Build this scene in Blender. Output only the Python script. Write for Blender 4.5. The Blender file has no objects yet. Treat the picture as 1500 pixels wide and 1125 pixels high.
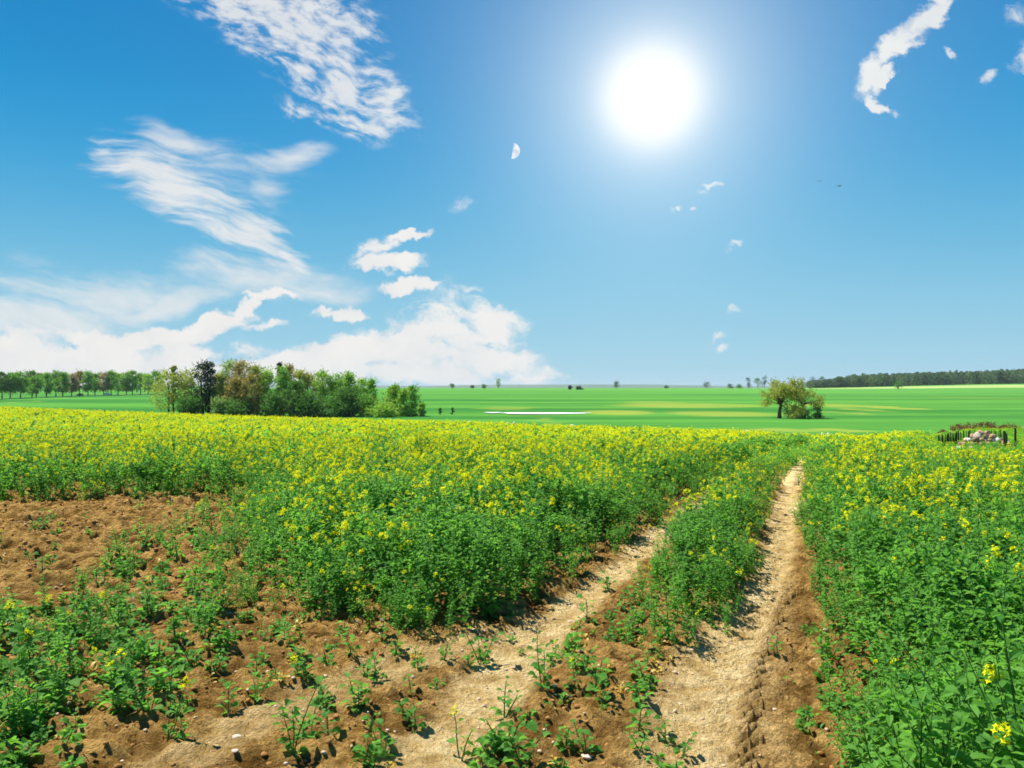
import bpy, math, random
import numpy as np
from mathutils import Vector

random.seed(7)
RNG = np.random.default_rng(11)
R = math.radians
SC = bpy.context.scene
COL = SC.collection

# ------------------------------------------------------------------ camera
EYE = 1.8
FPX = 1177.0                       # focal length in pixels of a 1500 px wide picture
HOR = 568.0
cam_d = bpy.data.cameras.new("camera")
cam = bpy.data.objects.new("camera", cam_d)
COL.objects.link(cam)
cam.location = (0, 0, EYE)
cam.rotation_euler = (R(90) + math.atan((HOR - 562.5) / FPX), 0, 0)
cam_d.sensor_width = 36
cam_d.lens = 36 * FPX / 1500
cam_d.clip_start = 0.05
cam_d.clip_end = 30000
SC.camera = cam

# ------------------------------------------------------------------ light and exposure
SUN_AZ, SUN_EL = math.atan(205 / FPX), math.atan(428 / math.hypot(FPX, 205))
SUN_DIR = Vector((math.sin(SUN_AZ) * math.cos(SUN_EL), math.cos(SUN_AZ) * math.cos(SUN_EL), math.sin(SUN_EL)))
sun_d = bpy.data.lights.new("sun", 'SUN')
sun_d.energy = 5.0
sun_d.angle = R(0.6)
sun_d.color = (1.0, 0.93, 0.80)
sun = bpy.data.objects.new("sun", sun_d)
COL.objects.link(sun)
# the ground in the photograph is lit from high up on the left (tree crowns are dark on their right)
LAMP_EL, LAMP_AZ = R(58), R(-62)
LAMP_DIR = Vector((math.sin(LAMP_AZ) * math.cos(LAMP_EL), math.cos(LAMP_AZ) * math.cos(LAMP_EL), math.sin(LAMP_EL)))
sun.rotation_euler = LAMP_DIR.to_track_quat('Z', 'Y').to_euler()
SC.view_settings.view_transform = 'Standard'
SC.view_settings.look = 'None'
SC.view_settings.gamma = 1.0
SC.view_settings.exposure = 0.9
EXPO = 2 ** 0.9
SC.render.engine = 'CYCLES'
SC.cycles.max_bounces = 6
SC.cycles.transmission_bounces = 4
SC.cycles.transparent_max_bounces = 8
SC.cycles.filter_width = 1.7


# ------------------------------------------------------------------ node helper
class S:
    """a socket with arithmetic"""
    def __init__(s, nt, sock): s.nt, s.k = nt, sock
    def _m(s, op, *a, clamp=False):
        n = s.nt.nodes.new('ShaderNodeMath'); n.operation = op; n.use_clamp = clamp
        for i, v in enumerate((s,) + a):
            if isinstance(v, S): s.nt.links.new(v.k, n.inputs[i])
            else: n.inputs[i].default_value = v
        return S(s.nt, n.outputs[0])
    def __add__(s, o): return s._m('ADD', o)
    __radd__ = __add__
    def __sub__(s, o): return s._m('SUBTRACT', o)
    def __rsub__(s, o): return s._m('MULTIPLY', -1.0) + o
    def __mul__(s, o): return s._m('MULTIPLY', o)
    __rmul__ = __mul__
    def __truediv__(s, o): return s._m('DIVIDE', o)
    def max(s, o): return s._m('MAXIMUM', o)
    def min(s, o): return s._m('MINIMUM', o)
    def pow(s, o): return s._m('POWER', o)
    def exp(s): return s._m('EXPONENT')
    def clamp(s): return s._m('ADD', 0.0, clamp=True)
    def ramp(s, a, b, c=0.0, d=1.0, smooth=True):
        n = s.nt.nodes.new('ShaderNodeMapRange')
        n.interpolation_type = 'SMOOTHSTEP' if smooth else 'LINEAR'
        s.nt.links.new(s.k, n.inputs[0])
        for i, v in zip((1, 2, 3, 4), (a, b, c, d)): n.inputs[i].default_value = v
        return S(s.nt, n.outputs[0])


def val(nt, v):
    n = nt.nodes.new('ShaderNodeValue'); n.outputs[0].default_value = v
    return S(nt, n.outputs[0])


def vec(nt, x, y, z=0.0):
    n = nt.nodes.new('ShaderNodeCombineXYZ')
    for i, v in enumerate((x, y, z)):
        if isinstance(v, S): nt.links.new(v.k, n.inputs[i])
        else: n.inputs[i].default_value = v
    return S(nt, n.outputs[0])


def sep(v):
    n = v.nt.nodes.new('ShaderNodeSeparateXYZ'); v.nt.links.new(v.k, n.inputs[0])
    return [S(v.nt, o) for o in n.outputs]


def noise(v, scale, detail=4, rough=0.55, dist=0.0, color=False):
    n = v.nt.nodes.new('ShaderNodeTexNoise')
    v.nt.links.new(v.k, n.inputs['Vector'])
    n.inputs['Scale'].default_value = scale; n.inputs['Detail'].default_value = detail
    n.inputs['Roughness'].default_value = rough; n.inputs['Distortion'].default_value = dist
    return S(v.nt, n.outputs['Color' if color else 0])


def mixc(nt, f, a, b, mode='MIX'):
    n = nt.nodes.new('ShaderNodeMix'); n.data_type = 'RGBA'; n.blend_type = mode
    for i, v in ((0, f), (6, a), (7, b)):
        if isinstance(v, S): nt.links.new(v.k, n.inputs[i])
        elif i == 0: n.inputs[0].default_value = v
        else: n.inputs[i].default_value = (*v, 1)
    return S(nt, n.outputs[2])


def vmath(op, a, b, k=None):
    nt = a.nt
    n = nt.nodes.new('ShaderNodeVectorMath'); n.operation = op
    nt.links.new(a.k, n.inputs[0])
    if isinstance(b, S): nt.links.new(b.k, n.inputs[1])
    else: n.inputs[1].default_value = b
    if k is not None: n.inputs[3].default_value = k
    return S(nt, n.outputs['Value' if op in ('DOT_PRODUCT', 'LENGTH') else 'Vector'])


# ------------------------------------------------------------------ sky
def build_world():
    w = bpy.data.worlds.new("World"); SC.world = w; w.use_nodes = True
    nt = w.node_tree; nt.nodes.clear()
    out = nt.nodes.new('ShaderNodeOutputWorld'); bg = nt.nodes.new('ShaderNodeBackground')
    nt.links.new(bg.outputs[0], out.inputs[0])
    sky = nt.nodes.new('ShaderNodeTexSky'); sky.sky_type = 'NISHITA'; sky.sun_disc = False
    sky.sun_elevation = LAMP_EL; sky.sun_rotation = LAMP_AZ
    sky.air_density = 1.0; sky.dust_density = 0.3; sky.ozone_density = 2.5
    bg.inputs[1].default_value = 0.1
    K = 10.0 / EXPO                     # picture value -> value before Background strength and exposure
    tc = nt.nodes.new('ShaderNodeTexCoord')
    D = S(nt, tc.outputs['Generated'])
    x, y, z = sep(D)
    yy = y.max(0.05)
    u = x / yy * (FPX / 1000); v = z / yy * (FPX / 1000)   # directions as tangents
    base_uv = vec(nt, u, v)
    n1 = noise(base_uv, 5.0, 3, 0.5, color=True)
    n2 = noise(base_uv, 26.0, 5, 0.62, color=True)
    w1 = vmath('SCALE', vmath('SUBTRACT', n1, (.5, .5, .5)), (0, 0, 0), 0.09)
    w2 = vmath('SCALE', vmath('SUBTRACT', n2, (.5, .5, .5)), (0, 0, 0), 0.045)
    uv = vmath('ADD', vmath('ADD', base_uv, w1), w2)

    def ell(src, cx, cy, rx, ry, rot=0.0):
        m = nt.nodes.new('ShaderNodeMapping'); m.vector_type = 'TEXTURE'
        nt.links.new(src.k, m.inputs[0])
        m.inputs['Location'].default_value = ((cx - 750) / 1000, (HOR - cy) / 1000, 0)
        m.inputs['Rotation'].default_value = (0, 0, R(rot))
        m.inputs['Scale'].default_value = (rx / 1000, ry / 1000, 1)
        return (1.0 - vmath('LENGTH', S(nt, m.outputs[0]), (0, 0, 0))).max(0.0)

    def group(src, L):
        g = None
        for e in L:
            k = e[5] if len(e) > 5 else 1.0
            h = ell(src, *e[:5])
            if k != 1.0: h = h * k
            g = h if g is None else g.max(h)
        return g

    def fibres(src, rot, sx, sy, scale, detail=6, rough=.6):
        m = nt.nodes.new('ShaderNodeMapping'); m.vector_type = 'TEXTURE'
        nt.links.new(src.k, m.inputs[0]); m.inputs['Rotation'].default_value = (0, 0, R(rot))
        m.inputs['Scale'].default_value = (sx, sy, 1)
        return noise(S(nt, m.outputs[0]), scale, detail, rough)

    def cen(n): return n.ramp(.32, .68, -1.0, 1.0, smooth=False)

    # mottled high cloud, top left
    gA = group(uv, [(470, 20, 140, 90, -45), (545, 140, 60, 75, 20, .8), (415, 25, 235, 95, -38), (490, 105, 135, 75, -55), (525, 160, 110, 32, -20, .7),
                    (470, 165, 90, 22, -15, .6), (330, -40, 200, 80, -25)])
    uvs = vmath('ADD', base_uv, w1)
    cells = fibres(uvs, -22, 2.3, 1.0, 62, 4, .6)
    patch = noise(uv, 9, 2, .5)
    dA = (gA * 1.25 + cen(cells) * .8 + cen(patch) * .35 + 0.02).ramp(-.15, 1.4) * gA.ramp(0, .3) * 0.84
    # feathery cirrus, left
    gB = group(uvs, [(270, 285, 185, 62, -33), (375, 345, 110, 36, -32), (215, 250, 110, 45, -15, .8), (420, 372, 55, 16, -30)])
    fib = fibres(uvs, -14, 8.0, 1.0, 75, 4, .55)
    dB = (gB * 1.5 + cen(fib) * .50 - 0.12).ramp(-.1, 1.25) * gB.ramp(0, .2) * 0.86
    gV = group(uvs, [(280, 210, 130, 38, -25), (425, 232, 85, 34, 15, 1.1), (395, 285, 60, 45, -50, .8), (385, 405, 210, 40, -8, 1.2),
                    (330, 250, 240, 110, -28, .45), (130, 420, 270, 55, -4, .95), (60, 385, 120, 50, 0, .4), (480, 425, 110, 25, -3, .9),
                    (230, 440, 170, 32, 10, 1.1), (60, 465, 240, 45, 0, 1.3)])
    fib2 = fibres(uvs, -9, 4.5, 1.0, 26, 6, .62)
    dV = (gV * 1.05 + cen(fib2) * .4 - 0.12).ramp(0, 1.1) * gV.ramp(0, .5) * 0.75
    # billowing low clouds
    gC = group(uv, [(635, 480, 140, 50, 12), (700, 478, 96, 64, -30), (720, 520, 110, 40, -20), (560, 512, 190, 36, 4),
                    (505, 455, 55, 14, 0), (585, 545, 220, 24, 0), (770, 552, 90, 24, -12), (440, 535, 120, 22, 5), (505, 515, 60, 20),
                    (300, 482, 110, 28, 12), (355, 462, 50, 16, 38), (90, 530, 400, 56, 0, 1.25), (330, 550, 200, 26, 0, 1.3),
                    (150, 490, 260, 26, 2), (400, 478, 60, 14, 10),
                    (565, 392, 78, 17, -2), (540, 375, 52, 20, 20, .8), (600, 350, 52, 10, 6), (598, 422, 55, 12, -4), (400, 430, 60, 10, 5, .8)])
    fc = fibres(uv, -6, 2.1, 1.0, 17, 7, .6)
    gC2 = gC.ramp(0, .3)
    dC = (gC * 1.8 + cen(fc) * .95 - 0.20).ramp(0, .95) * gC2
    # ragged cloud upper right, and shreds
    gD = group(uv, [(1362, 22, 66, 32, 55), (1318, 72, 74, 32, 36), (1268, 118, 48, 28, 62), (1300, 95, 40, 22, 30), (1283, 158, 38, 13, -38),
                    (1292, 127, 34, 9, 25), (1375, -20, 50, 30, 60)])
    fd = fibres(uv, 4, 1.7, 1.0, 34, 6, .6)
    dD = (gD * 2.2 + cen(fd) * .6 - 0.25).ramp(0, 1.1) * gD.ramp(0, .22) * 0.96
    gE = group(uv, [(1492, 92, 24, 38, 0), (1456, 121, 20, 12, -35), (1398, 88, 24, 8, -38), (1490, 22, 40, 22, 30, .7), (1062, 512, 24, 11, -8),
                    (1058, 492, 20, 8, 0), (1037, 271, 28, 7, 12), (1074, 362, 24, 7, 8), (1022, 283, 20, 6, 10, .7), (978, 317, 14, 6), (1005, 317, 14, 6),
                    (672, 306, 44, 18, 12, .6), (683, 421, 34, 9, 0, .7), (1075, 464, 26, 8, 10, .6)])
    dE = (gE * 1.8 + cen(fd) * .6 - 0.30).ramp(0, 1.5) * gE.ramp(0, .4) * .80
    front = y.ramp(0.06, 0.2)
    dens = (1.0 - (1.0 - dA) * (1.0 - dB) * (1.0 - dV) * (1.0 - dC) * (1.0 - dD) * (1.0 - dE)) * front
    # other quarters of the sky, away from the view
    back = noise(vec(nt, x / (z.max(0.06)), y / (z.max(0.06))), 1.1, 6, .6)
    dens = dens.max(back.ramp(.56, .8) * (1.0 - front) * .8)

    # clear-sky colour: the Nishita sky, enriched
    hs = nt.nodes.new('ShaderNodeHueSaturation'); nt.links.new(sky.outputs[0], hs.inputs['Color'])
    hs.inputs['Saturation'].default_value = 1.0; hs.inputs['Value'].default_value = 1.0
    nish = S(nt, hs.outputs[0])
    ramp = nt.nodes.new('ShaderNodeValToRGB')
    e = z.k
    nt.links.new(z.k, ramp.inputs[0])
    cr = ramp.color_ramp; cr.interpolation = 'B_SPLINE'
    stops = [(0.0, (0.40, 0.66, 0.81)), (0.06, (.32, .63, .80)), (0.16, (0.13, 0.49, 0.75)), (0.27, (0.010, 0.335, 0.69)), (0.38, (0.0, 0.245, 0.60)), (0.5, (0.0, 0.20, 0.54)), (1.0, (0.0, 0.10, 0.38))]
    cr.elements[0].position, cr.elements[0].color = stops[0][0], (*stops[0][1], 1)
    cr.elements[1].position, cr.elements[1].color = stops[-1][0], (*stops[-1][1], 1)
    for p, c in stops[1:-1]:
        el = cr.elements.new(p); el.color = (*c, 1)
    blue = vmath('SCALE', S(nt, ramp.outputs[0]), (0, 0, 0), K * 0.97)
    base = mixc(nt, 0.985, nish, blue)
    ang = vmath('DOT_PRODUCT', D, tuple(SUN_DIR))._m('ARCCOSINE') * (180 / math.pi)
    cloudcol = vmath('SCALE', vec(nt, .95, .93, .90), (0, 0, 0), K * 0.94)
    shade = noise(uv, 12, 5, .6)
    cl = mixc(nt, shade.ramp(.38, .68, 0, .30), cloudcol, tuple(c * K for c in (.60, .66, .74)))
    c1 = mixc(nt, dens, base, cl)
    # light scattered around the sun
    g1 = ((ang / 2.4).pow(2.0) * -1.0).exp() * 4.0
    g2 = (ang * (-1 / 4.6)).exp() * 1.3
    g3 = (ang * (-1 / 14.0)).exp() * 0.16
    c2 = mixc(nt, (1.0 - ((g2 + g3) * -1.0).exp()).clamp(), c1, (K * .80, K * 1.02, K * 1.12))
    c2 = mixc(nt, (1.0 - ((g1 + g2 * .8) * -1.0).exp()).pow(1.6).clamp(), c2, (K * 1.12, K * 1.12, K * 1.12))
    nt.links.new(c2.k, bg.inputs[0])


build_world()


# ------------------------------------------------------------------ small tools
_g = np.random.default_rng(5).random((256, 256))


def vnoise(x, y):
    xi = np.floor(x).astype(int); yi = np.floor(y).astype(int)
    fx = x - xi; fy = y - yi
    fx = fx * fx * fx * (fx * (fx * 6 - 15) + 10); fy = fy * fy * fy * (fy * (fy * 6 - 15) + 10)
    a = _g[xi & 255, yi & 255]; b = _g[(xi + 1) & 255, yi & 255]
    c = _g[xi & 255, (yi + 1) & 255]; d = _g[(xi + 1) & 255, (yi + 1) & 255]
    return (a * (1 - fx) + b * fx) * (1 - fy) + (c * (1 - fx) + d * fx) * fy


def fbm(x, y, o=4, g=.5):
    s = 0; a = 1; t = 0
    for i in range(o):
        s = s + a * vnoise(x + 17.3 * i, y + 9.1 * i); t += a; a *= g; x = x * 2.03; y = y * 2.03
    return s / t


def sstep(a, b, x):
    t = np.clip((np.asarray(x, float) - a) / (b - a), 0, 1)
    return t * t * (3 - 2 * t)


KU = [-800, 0, 240, 460, 660, 840, 1060, 1270, 1420, 2300]
KV = [.00010, .000155, .000275, .00038, .000465, .0006, .00073, .00094, .00042, .00040]


def H(x, y):
    """height of the land"""
    x = np.asarray(x, float); y = np.asarray(y, float)
    u = np.clip(750 + FPX * x / np.maximum(np.abs(y), 8), -800, 2300)
    k = np.interp(u, KU, KV)
    dc = np.sqrt(1.05 / k)
    near = -k * y * y
    far = np.interp(y, [-9000, 0, 210, 300, 400, 550, 700, 850, 1000, 1500, 2500, 9000],
                    [-5.4, -5.4, -5.4, -5.0, -4.1, -2.6, -1.0, .3, 1.0, 1.2, -2, -30])
    far = far + 6.5 * sstep(650, 1150, y) * sstep(1130, 1520, u) * (1 - sstep(1500, 3000, y))
    t = sstep(1.3 * dc, 2.3 * dc, np.abs(y))
    return near * (1 - t) + far * t


def at(px, py):
    """point of the land seen at a pixel of the photograph"""
    d = np.exp(np.linspace(math.log(1.2), math.log(1400), 4000))
    x = (px - 750) / FPX * d
    zr = EYE - (py - HOR) / FPX * d
    hit = np.nonzero(H(x, d) >= zr)[0]
    i = hit[0] if len(hit) else len(d) - 1
    return float(x[i]), float(d[i])


def at_d(px, d):
    x = (px - 750) / FPX * d
    return Vector((x, d, float(H(x, d))))


def inpoly(P, x, y):
    r = np.zeros(len(x), bool); n = len(P)
    for i in range(n):
        x1, y1 = P[i]; x2, y2 = P[(i + 1) % n]
        if y1 == y2: continue
        c = ((y1 > y) != (y2 > y)) & (x < (x2 - x1) * (y - y1) / (y2 - y1) + x1)
        r ^= c
    return r


def mesh_np(name, V, F, smooth=False):
    """V (n,3); F list of arrays (m,k)"""
    me = bpy.data.meshes.new(name)
    V = np.asarray(V, np.float32)
    me.vertices.add(len(V)); me.vertices.foreach_set('co', V.ravel())
    F = [np.asarray(f, np.int32) for f in F if len(f)]
    idx = np.concatenate([f.ravel() for f in F])
    tot = np.concatenate([np.full(len(f), f.shape[1], np.int32) for f in F])
    st = np.concatenate([[0], np.cumsum(tot)[:-1]]).astype(np.int32)
    me.loops.add(len(idx)); me.loops.foreach_set('vertex_index', idx)
    me.polygons.add(len(tot)); me.polygons.foreach_set('loop_start', st); me.polygons.foreach_set('loop_total', tot)
    if smooth: me.polygons.foreach_set('use_smooth', np.ones(len(tot), bool))
    me.update(calc_edges=True)
    return me


def link(name, me, mat=None, parent=None):
    o = bpy.data.objects.new(name, me); COL.objects.link(o)
    if mat is not None: me.materials.append(mat)
    if parent is not None: o.parent = parent
    return o


def thing(name, label, cat, loc=(0, 0, 0), rz=0, group=None):
    o = bpy.data.objects.new(name, None); COL.objects.link(o)
    o.empty_display_size = .2
    o.location = loc; o.rotation_euler = (0, 0, rz)
    tag(o, label, cat, group); return o


def tag(o, label=None, cat=None, group=None, kind=None):
    if label: o['label'] = label
    if cat: o['category'] = cat
    if group: o['group'] = group
    if kind: o['kind'] = kind
    return o


class MB:
    def __init__(s): s.V = []; s.F = []; s.M = []
    def add(s, V, F, m=0):
        b = len(s.V); s.V += [tuple(v) for v in V]; s.F += [tuple(b + i for i in f) for f in F]; s.M += [m] * len(F)
    def box(s, x0, x1, y0, y1, z0, z1, m=0):
        V = [(x, y, z) for z in (z0, z1) for y in (y0, y1) for x in (x0, x1)]
        s.add(V, [(0, 2, 3, 1), (4, 5, 7, 6), (0, 1, 5, 4), (2, 6, 7, 3), (0, 4, 6, 2), (1, 3, 7, 5)], m)
    def prism(s, P, y0, y1, m=0):
        n = len(P)
        V = [(x, y0, z) for x, z in P] + [(x, y1, z) for x, z in P]
        s.add(V, [tuple(range(n)), tuple(range(2 * n - 1, n - 1, -1))] + [(i, i + n, (i + 1) % n + n, (i + 1) % n) for i in range(n)], m)
    def tube(s, pts, rad, n=5, m=0):
        pts = [Vector(p) for p in pts]; rings = []
        V = []
        for i, p in enumerate(pts):
            t = (pts[min(i + 1, len(pts) - 1)] - pts[max(i - 1, 0)]).normalized()
            a = t.cross(Vector((0.31, .9, .17))).normalized(); b = t.cross(a)
            for k in range(n):
                q = 2 * math.pi * k / n
                V.append(p + (a * math.cos(q) + b * math.sin(q)) * rad[i])
        F = [(i * n + k, i * n + (k + 1) % n, (i + 1) * n + (k + 1) % n, (i + 1) * n + k) for i in range(len(pts) - 1) for k in range(n)]
        F += [tuple(range(n - 1, -1, -1)), tuple((len(pts) - 1) * n + k for k in range(n))]
        s.add(V, F, m)
    def mesh(s, name, mats=(), smooth=False):
        me = bpy.data.meshes.new(name); me.from_pydata(s.V, [], s.F)
        for mt in mats: me.materials.append(mt)
        if len(mats) > 1: me.polygons.foreach_set('material_index', s.M)
        if smooth: me.polygons.foreach_set('use_smooth', [True] * len(s.F))
        me.update(); return me


# ------------------------------------------------------------------ materials
def new_mat(name):
    m = bpy.data.materials.new(name); m.use_nodes = True
    nt = m.node_tree; nt.nodes.clear()
    o = nt.nodes.new('ShaderNodeOutputMaterial')
    return m, nt, o


def principled(nt, col, rough=.8, spec=.3, normal=None):
    p = nt.nodes.new('ShaderNodeBsdfPrincipled')
    if isinstance(col, S): nt.links.new(col.k, p.inputs['Base Color'])
    else: p.inputs['Base Color'].default_value = (*col, 1)
    p.inputs['Roughness'].default_value = rough
    p.inputs['Specular IOR Level'].default_value = spec
    if normal is not None: nt.links.new(normal.k, p.inputs['Normal'])
    return p


def bump(h, strength, dist):
    n = h.nt.nodes.new('ShaderNodeBump'); h.nt.links.new(h.k, n.inputs['Height'])
    n.inputs['Strength'].default_value = strength; n.inputs['Distance'].default_value = dist
    return S(h.nt, n.outputs[0])


def rand(nt):
    n = nt.nodes.new('ShaderNodeObjectInfo'); return S(nt, n.outputs['Random'])


def coords(nt, which='Object'):
    n = nt.nodes.new('ShaderNodeTexCoord'); return S(nt, n.outputs[which])


def leaf_mat(name, dark, light, trans, tmix=.42, nscale=6.0, rough=.5, spec=.35):
    m, nt, o = new_mat(name)
    nz = noise(coords(nt), nscale, 2, .5)
    r = rand(nt)
    f = (nz.ramp(.3, .7) * .5 + r * .5)
    c = mixc(nt, f, dark, light)
    p = principled(nt, c, rough, spec)
    t = nt.nodes.new('ShaderNodeBsdfTranslucent')
    tcol = mixc(nt, f, tuple(a * .75 for a in trans), trans)
    nt.links.new(tcol.k, t.inputs[0])
    mx = nt.nodes.new('ShaderNodeMixShader'); mx.inputs[0].default_value = tmix
    nt.links.new(p.outputs[0], mx.inputs[1]); nt.links.new(t.outputs[0], mx.inputs[2])
    nt.links.new(mx.outputs[0], o.inputs[0])
    return m


def plain(name, col, rough=.7, spec=.3, var=.25, scale=3.0, metallic=0.0):
    m, nt, o = new_mat(name)
    nz = noise(coords(nt), scale, 4, .6)
    c = mixc(nt, nz, tuple(a * (1 - var) for a in col), tuple(min(1, a * (1 + var)) for a in col))
    p = principled(nt, c, rough, spec); p.inputs['Metallic'].default_value = metallic
    nt.links.new(p.outputs[0], o.inputs[0]); return m


M_LEAF = leaf_mat("rape_leaf", (.028, .135, .024), (.155, .385, .045), (.24, .60, .06), .46, rough=.62, spec=.18)
M_STEM = leaf_mat("rape_stem", (.05, .16, .03), (.09, .24, .05), (.12, .35, .05), .25)
M_FLOWER = leaf_mat("rape_flower", (.80, .78, .008), (.88, .88, .014), (.95, .95, .02), .40, rough=.7, spec=.1)
M_STRAW = leaf_mat("dead_leaf", (.42, .28, .04), (.62, .47, .08), (.6, .45, .1), .3)
M_BARK = plain("bark", (.10, .07, .05), .9, .1, .4, 2.0)
M_BARK_RED = plain("reddish_bark", (.19, .085, .045), .9, .1, .3, 2.0)


# ------------------------------------------------------------------ ground
RUT_R = [(1190, 663), (1160, 700), (1147, 760), (1138, 800), (1122, 870), (1092, 920), (1055, 1000), (1030, 1125), (1010, 1300)]
RUT_L = [(1186, 664), (1075, 700), (1005, 750), (930, 815), (880, 850), (820, 895), (750, 965), (680, 1040), (610, 1120), (500, 1250)]
WR = np.array([at(*p) for p in RUT_R]); WL = np.array([at(*p) for p in RUT_L])
WF = np.array([at(*p) for p in [(700, 930), (600, 965), (520, 1000), (430, 1030), (330, 1080), (200, 1150)]])


def xat(W, y):
    o = np.argsort(W[:, 1]); return np.interp(y, W[o, 1], W[o, 0])


def dist_poly(W, x, y):
    d = np.full(x.shape, 1e9)
    for (x1, y1), (x2, y2) in zip(W[:-1], W[1:]):
        dx, dy = x2 - x1, y2 - y1
        t = np.clip(((x - x1) * dx + (y - y1) * dy) / (dx * dx + dy * dy), 0, 1)
        d = np.minimum(d, np.hypot(x - x1 - t * dx, y - y1 - t * dy))
    return d


SX0, SX1, SY0, SY1 = -12.0, 7.0, 0.8, 18.0


def soil_detail(x, y):
    """relief of the bare soil and two masks: pale (dry compacted rut) and dark (loose damp clods, plus shade painted into the lug valleys)"""
    wob = (fbm(x * 1.3, y * 1.3, 3) - .5)
    dR = dist_poly(WR, x, y) + wob * .22; dL = dist_poly(WL, x, y) + wob * .25
    dF = dist_poly(WF, x, y) + wob * .25
    wr = 1 + .6 * (1 - sstep(5, 8, y))
    dry = np.maximum(1 - sstep(.10, .30, dR / wr), 1 - sstep(.11, .27, dL / (1 + .2 * (wr - 1))))
    dry = np.maximum(dry, .55 * (1 - sstep(.10, .3, dF)))
    clod = fbm(x * 5.0, y * 8.0, 5, .66)
    ridg = 1 - np.abs(2 * fbm(x * 2.6 + 5, y * 5.5 + 3, 4, .6) - 1)
    lump = fbm(x * .8, y * .8, 3)
    fine = fbm(x * 22, y * 22, 2)
    z = (clod - .5) * .20 * (1 - .72 * dry) + (lump - .5) * .10 + (ridg - .7) * .05 * (1 - .8 * dry) + (fine - .5) * .022
    # ruts
    z = z - .055 * (1 - sstep(.05, .38, dR)) - .05 * (1 - sstep(.05, .4, dL))
    # tyre lugs to the right of the right-hand rut
    sx = x - xat(WR, y)
    tr = sstep(.10, .2, sx) * (1 - sstep(.42, .6, sx)) * (1 - sstep(7.0, 8.5, y))
    ph = (y * 1.0 + .75 * np.abs(sx - .27) + .10 * wob) / .15 * 2 * np.pi
    z = z + tr * (.075 * np.sin(ph) + .022 * np.sin(ph * 2 + 1)) * (.5 + fbm(x * 7, y * 3, 3)) - tr * .02
    sl = sstep(-.2, -.06, sx) * (1 - sstep(.04, .14, sx)) * (1 - sstep(10, 12, y))
    z = z + sl * .014 * np.sin(ph * 1.15)
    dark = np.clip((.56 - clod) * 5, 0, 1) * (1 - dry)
    dark = np.maximum(dark, tr * np.clip(-np.sin(ph) - .1, 0, 1) * np.clip(fbm(x * 6, y * 6, 3) * 3 - .9, 0, 1))  # shade put into the colour of the lug valleys, broken up by noise
    dry = dry * (1 - .5 * tr)
    # left of everything the ploughed corner is rougher
    rough = (1 - sstep(-3.2, -2.2, x)) * sstep(4, 6, y)
    z = z + rough * ((fbm(x * 2.2, y * 7, 4, .6) - .5) * .16)
    pale = np.clip(dry * (.62 + 1.0 * (fbm(x * 5, y * 5, 4, .6) - .45)), 0, 1)
    return z, pale, dark, rough


def ground_color(name, sheet):
    m, nt, o = new_mat(name)
    P = coords(nt)
    def attr(a):
        n = nt.nodes.new('ShaderNodeAttribute'); n.attribute_name = a; return S(nt, n.outputs['Fac'])
    soil_n = noise(P, 7, 8, .68); speck = noise(P, 60, 4, .7)
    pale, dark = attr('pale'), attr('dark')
    brown = mixc(nt, soil_n.ramp(.33, .68), (.24, .130, .032), (.64, .40, .13))
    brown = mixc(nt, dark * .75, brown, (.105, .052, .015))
    cream = mixc(nt, soil_n.ramp(.3, .7), (.62, .42, .15), (.96, .76, .41))
    c = mixc(nt, (pale * 1.25 + (speck - .5) * .5).clamp(), brown, cream)
    c = mixc(nt, speck.ramp(.62, .78) * .5, c, (.66, .55, .42))
    c = mixc(nt, speck.ramp(.45, .30) * .65, c, (.11, .055, .018))
    if sheet:
        x, y, z = sep(P)
        far = attr('grass')
        st = vec(nt, x * .12, y)
        big = noise(st, .022, 5, .6); fine = noise(st, .5, 4, .6); mid = noise(vec(nt, x * .25, y), .07, 4, .6)
        g = mixc(nt, big.ramp(.38, .62), (.038, .165, .034), (.092, .275, .045))
        g = mixc(nt, fine.ramp(.3, .75) * .35, g, (.02, .09, .015))
        # the rising ground beyond the lone tree is a fresher green, paler with distance
        g = mixc(nt, y.ramp(300, 900) * .55, g, (.11, .31, .06))
        def spot(cx, cy, rx, ry, k=1.0):
            a = ((x + (mid - .5) * 30 - cx) / rx).pow(2.0) + ((y + (fine - .5) * 5 - cy) / ry).pow(2.0)
            return a.ramp(1.3, .3) * k
        tan = None
        for (px, py, w, h, k) in SPOTS:
            wx, wy = at(px, py); wy2 = at(px, py - h / 2)[1]
            sp = spot(wx, wy, w / 2 / FPX * wy, max(1.5, wy2 - wy), k)
            tan = sp if tan is None else tan.max(sp)
        tan = tan * mid.ramp(.25, .5)
        g = mixc(nt, tan * .6, g, (.30, .32, .055))
        g = mixc(nt, mid.ramp(.60, .75) * y.ramp(90, 160) * .35, g, (.16, .30, .035))
        # stubble strip at the foot of the wood
        g = mixc(nt, y.ramp(800, 860) * y.ramp(1000, 930) * x.ramp(240, 420) * .8, g, (.36, .42, .16))
        mead = mixc(nt, mid.ramp(.3, .7), (.10, .30, .025), (.20, .40, .035))
        g = mixc(nt, (1.0 - y.ramp(62, 75)) * (x / y.max(1.0)).ramp(.40, .47), g, mead)
        c = mixc(nt, far, c, g)
        h = fine * far + soil_n * (1.0 - far)
        nrm = bump(h, .5, .25)
    else:
        h = soil_n * .7 + noise(P, 28, 6, .7) * .3
        nrm = bump(h, 1.0, .18)
    p = principled(nt, c, 1.0, 0.0, nrm)
    nt.links.new(p.outputs[0], o.inputs[0]); return m


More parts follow.
